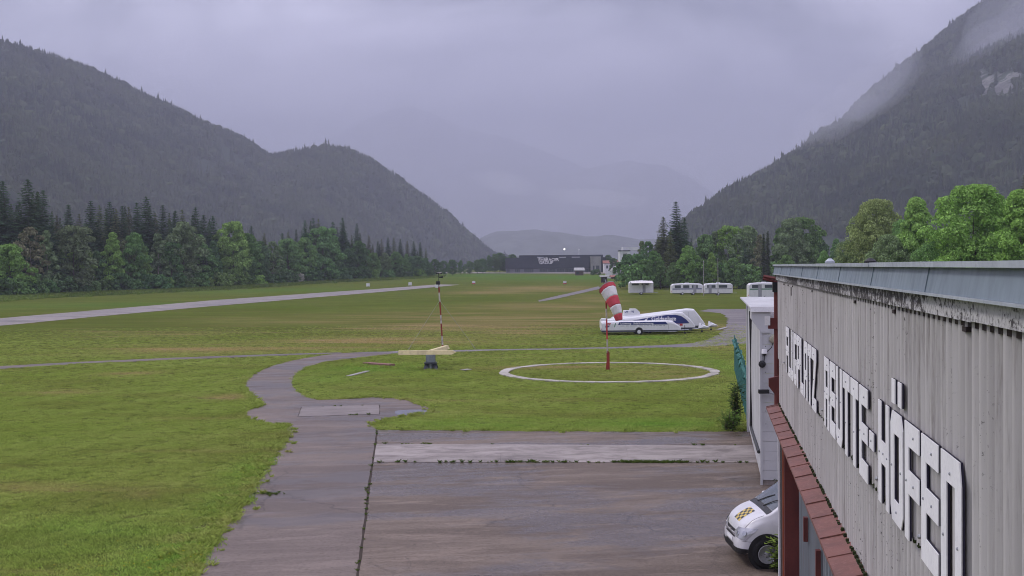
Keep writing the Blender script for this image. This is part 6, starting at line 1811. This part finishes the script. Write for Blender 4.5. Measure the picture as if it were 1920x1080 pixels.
# white tower block with framed front
dT = 560
tx0, tx1 = at_depth(1162, 500, dT).x, at_depth(1181, 500, dT).x
tg = terrain_z(dT); tw = thing('tower_house', 'white framed tower house at the left edge of the right wood', 'house', (tx0, dT, tg)); tl = tx1 - tx0
th = z_at(1170, 471, dT) - tg
MB().box(0, tl * .32, 0, 7, 0, th).build('frame_post', M_PLASTER, tw)
MB().box(tl * .72, tl, 0, 7, 0, th).build('frame_post', M_PLASTER, tw)
MB().box(tl * .32, tl * .72, 1.0, 7, 0, th).build('front_wall', M_CONCR, tw)
MB().box(tl * .36, tl * .68, .94, .99, th * .62, th * .86).build('window', M_GLASS, tw)
MB().box(tl * .32 + .01, tl * .72 - .01, 0, .9, th * .90, th).build('lintel', M_PLASTER, tw)
MB().box(-.3, tl + .3, -.3, 7.3, th + .01, th + .45).build('roof_slab', M_SLATE, tw)
MB().box(tl * .35, tl + 4.5, 2, 9, th + .46, th + 2.0).build('penthouse', M_PLASTER, tw)
# barrel-roofed white hall
dH = 500
hx0, hx1 = at_depth(1148, 510, dH).x, at_depth(1182, 510, dH).x
hg = terrain_z(dH); hall = thing('barrel_hall', 'light barrel-roofed hall half hidden by the right wood', 'hall', (hx0, dH, hg)); hl_ = hx1 - hx0
hz0 = z_at(1160, 509, dH) - hg; hz1 = z_at(1160, 498, dH) - hg
MB().box(0, hl_, 0, 9, 0, hz0).build('wall', M_SHEETROOF, hall)
arc = [(hl_ / 2 - (hl_ / 2 + .2) * math.cos(a), -.15, hz0 + .01 + (hz1 - hz0) * math.sin(a)) for a in np.linspace(0, math.pi, 15)]
MB().prism(arc, (0, 9.3, 0)).build('roof', M_SHEETROOF, hall)
MB().box(hl_ * .3, hl_ * .6, -.06, -.01, .2, hz0 * .8).build('gate', M_CONCR, hall)
ca, cb = at_depth(1136.5, 517.5, 480), at_depth(1146.5, 511, 480)
MB_c = MB().box(ca.x, cb.x, 480, 483, ca.z - 1, cb.z).build('container', M_PLASTER); tag(MB_c, 'small white container left of the barrel-roofed hall', 'container')
for px, yt, d, lab in ((1141, 478, 690, 'small dark tree right behind the office hall'), (1150, 484, 600, 'dark bush between the red-roofed house and the tower'), (1155, 486, 660, 'second dark bush beside the white tower'), (961, 477, 715, 'round tree peeking over the left end of the office hall'), (1118, 505, 570, 'low hedge bush right of the wooden hut'), (1111, 507, 565, 'dark low hedge bush beside the wooden hut')):
    b = on_ground(px, d, -.1); tree('leafy_tree' if yt < 500 else 'bush', 'broad' if yt < 500 else 'bush', int(px) % 3, b, max(1.8, z_at(px, yt, d) - b.z), 1.0, (0.045, 0.070, 0.035), lab, 'tree' if yt < 500 else 'bush')
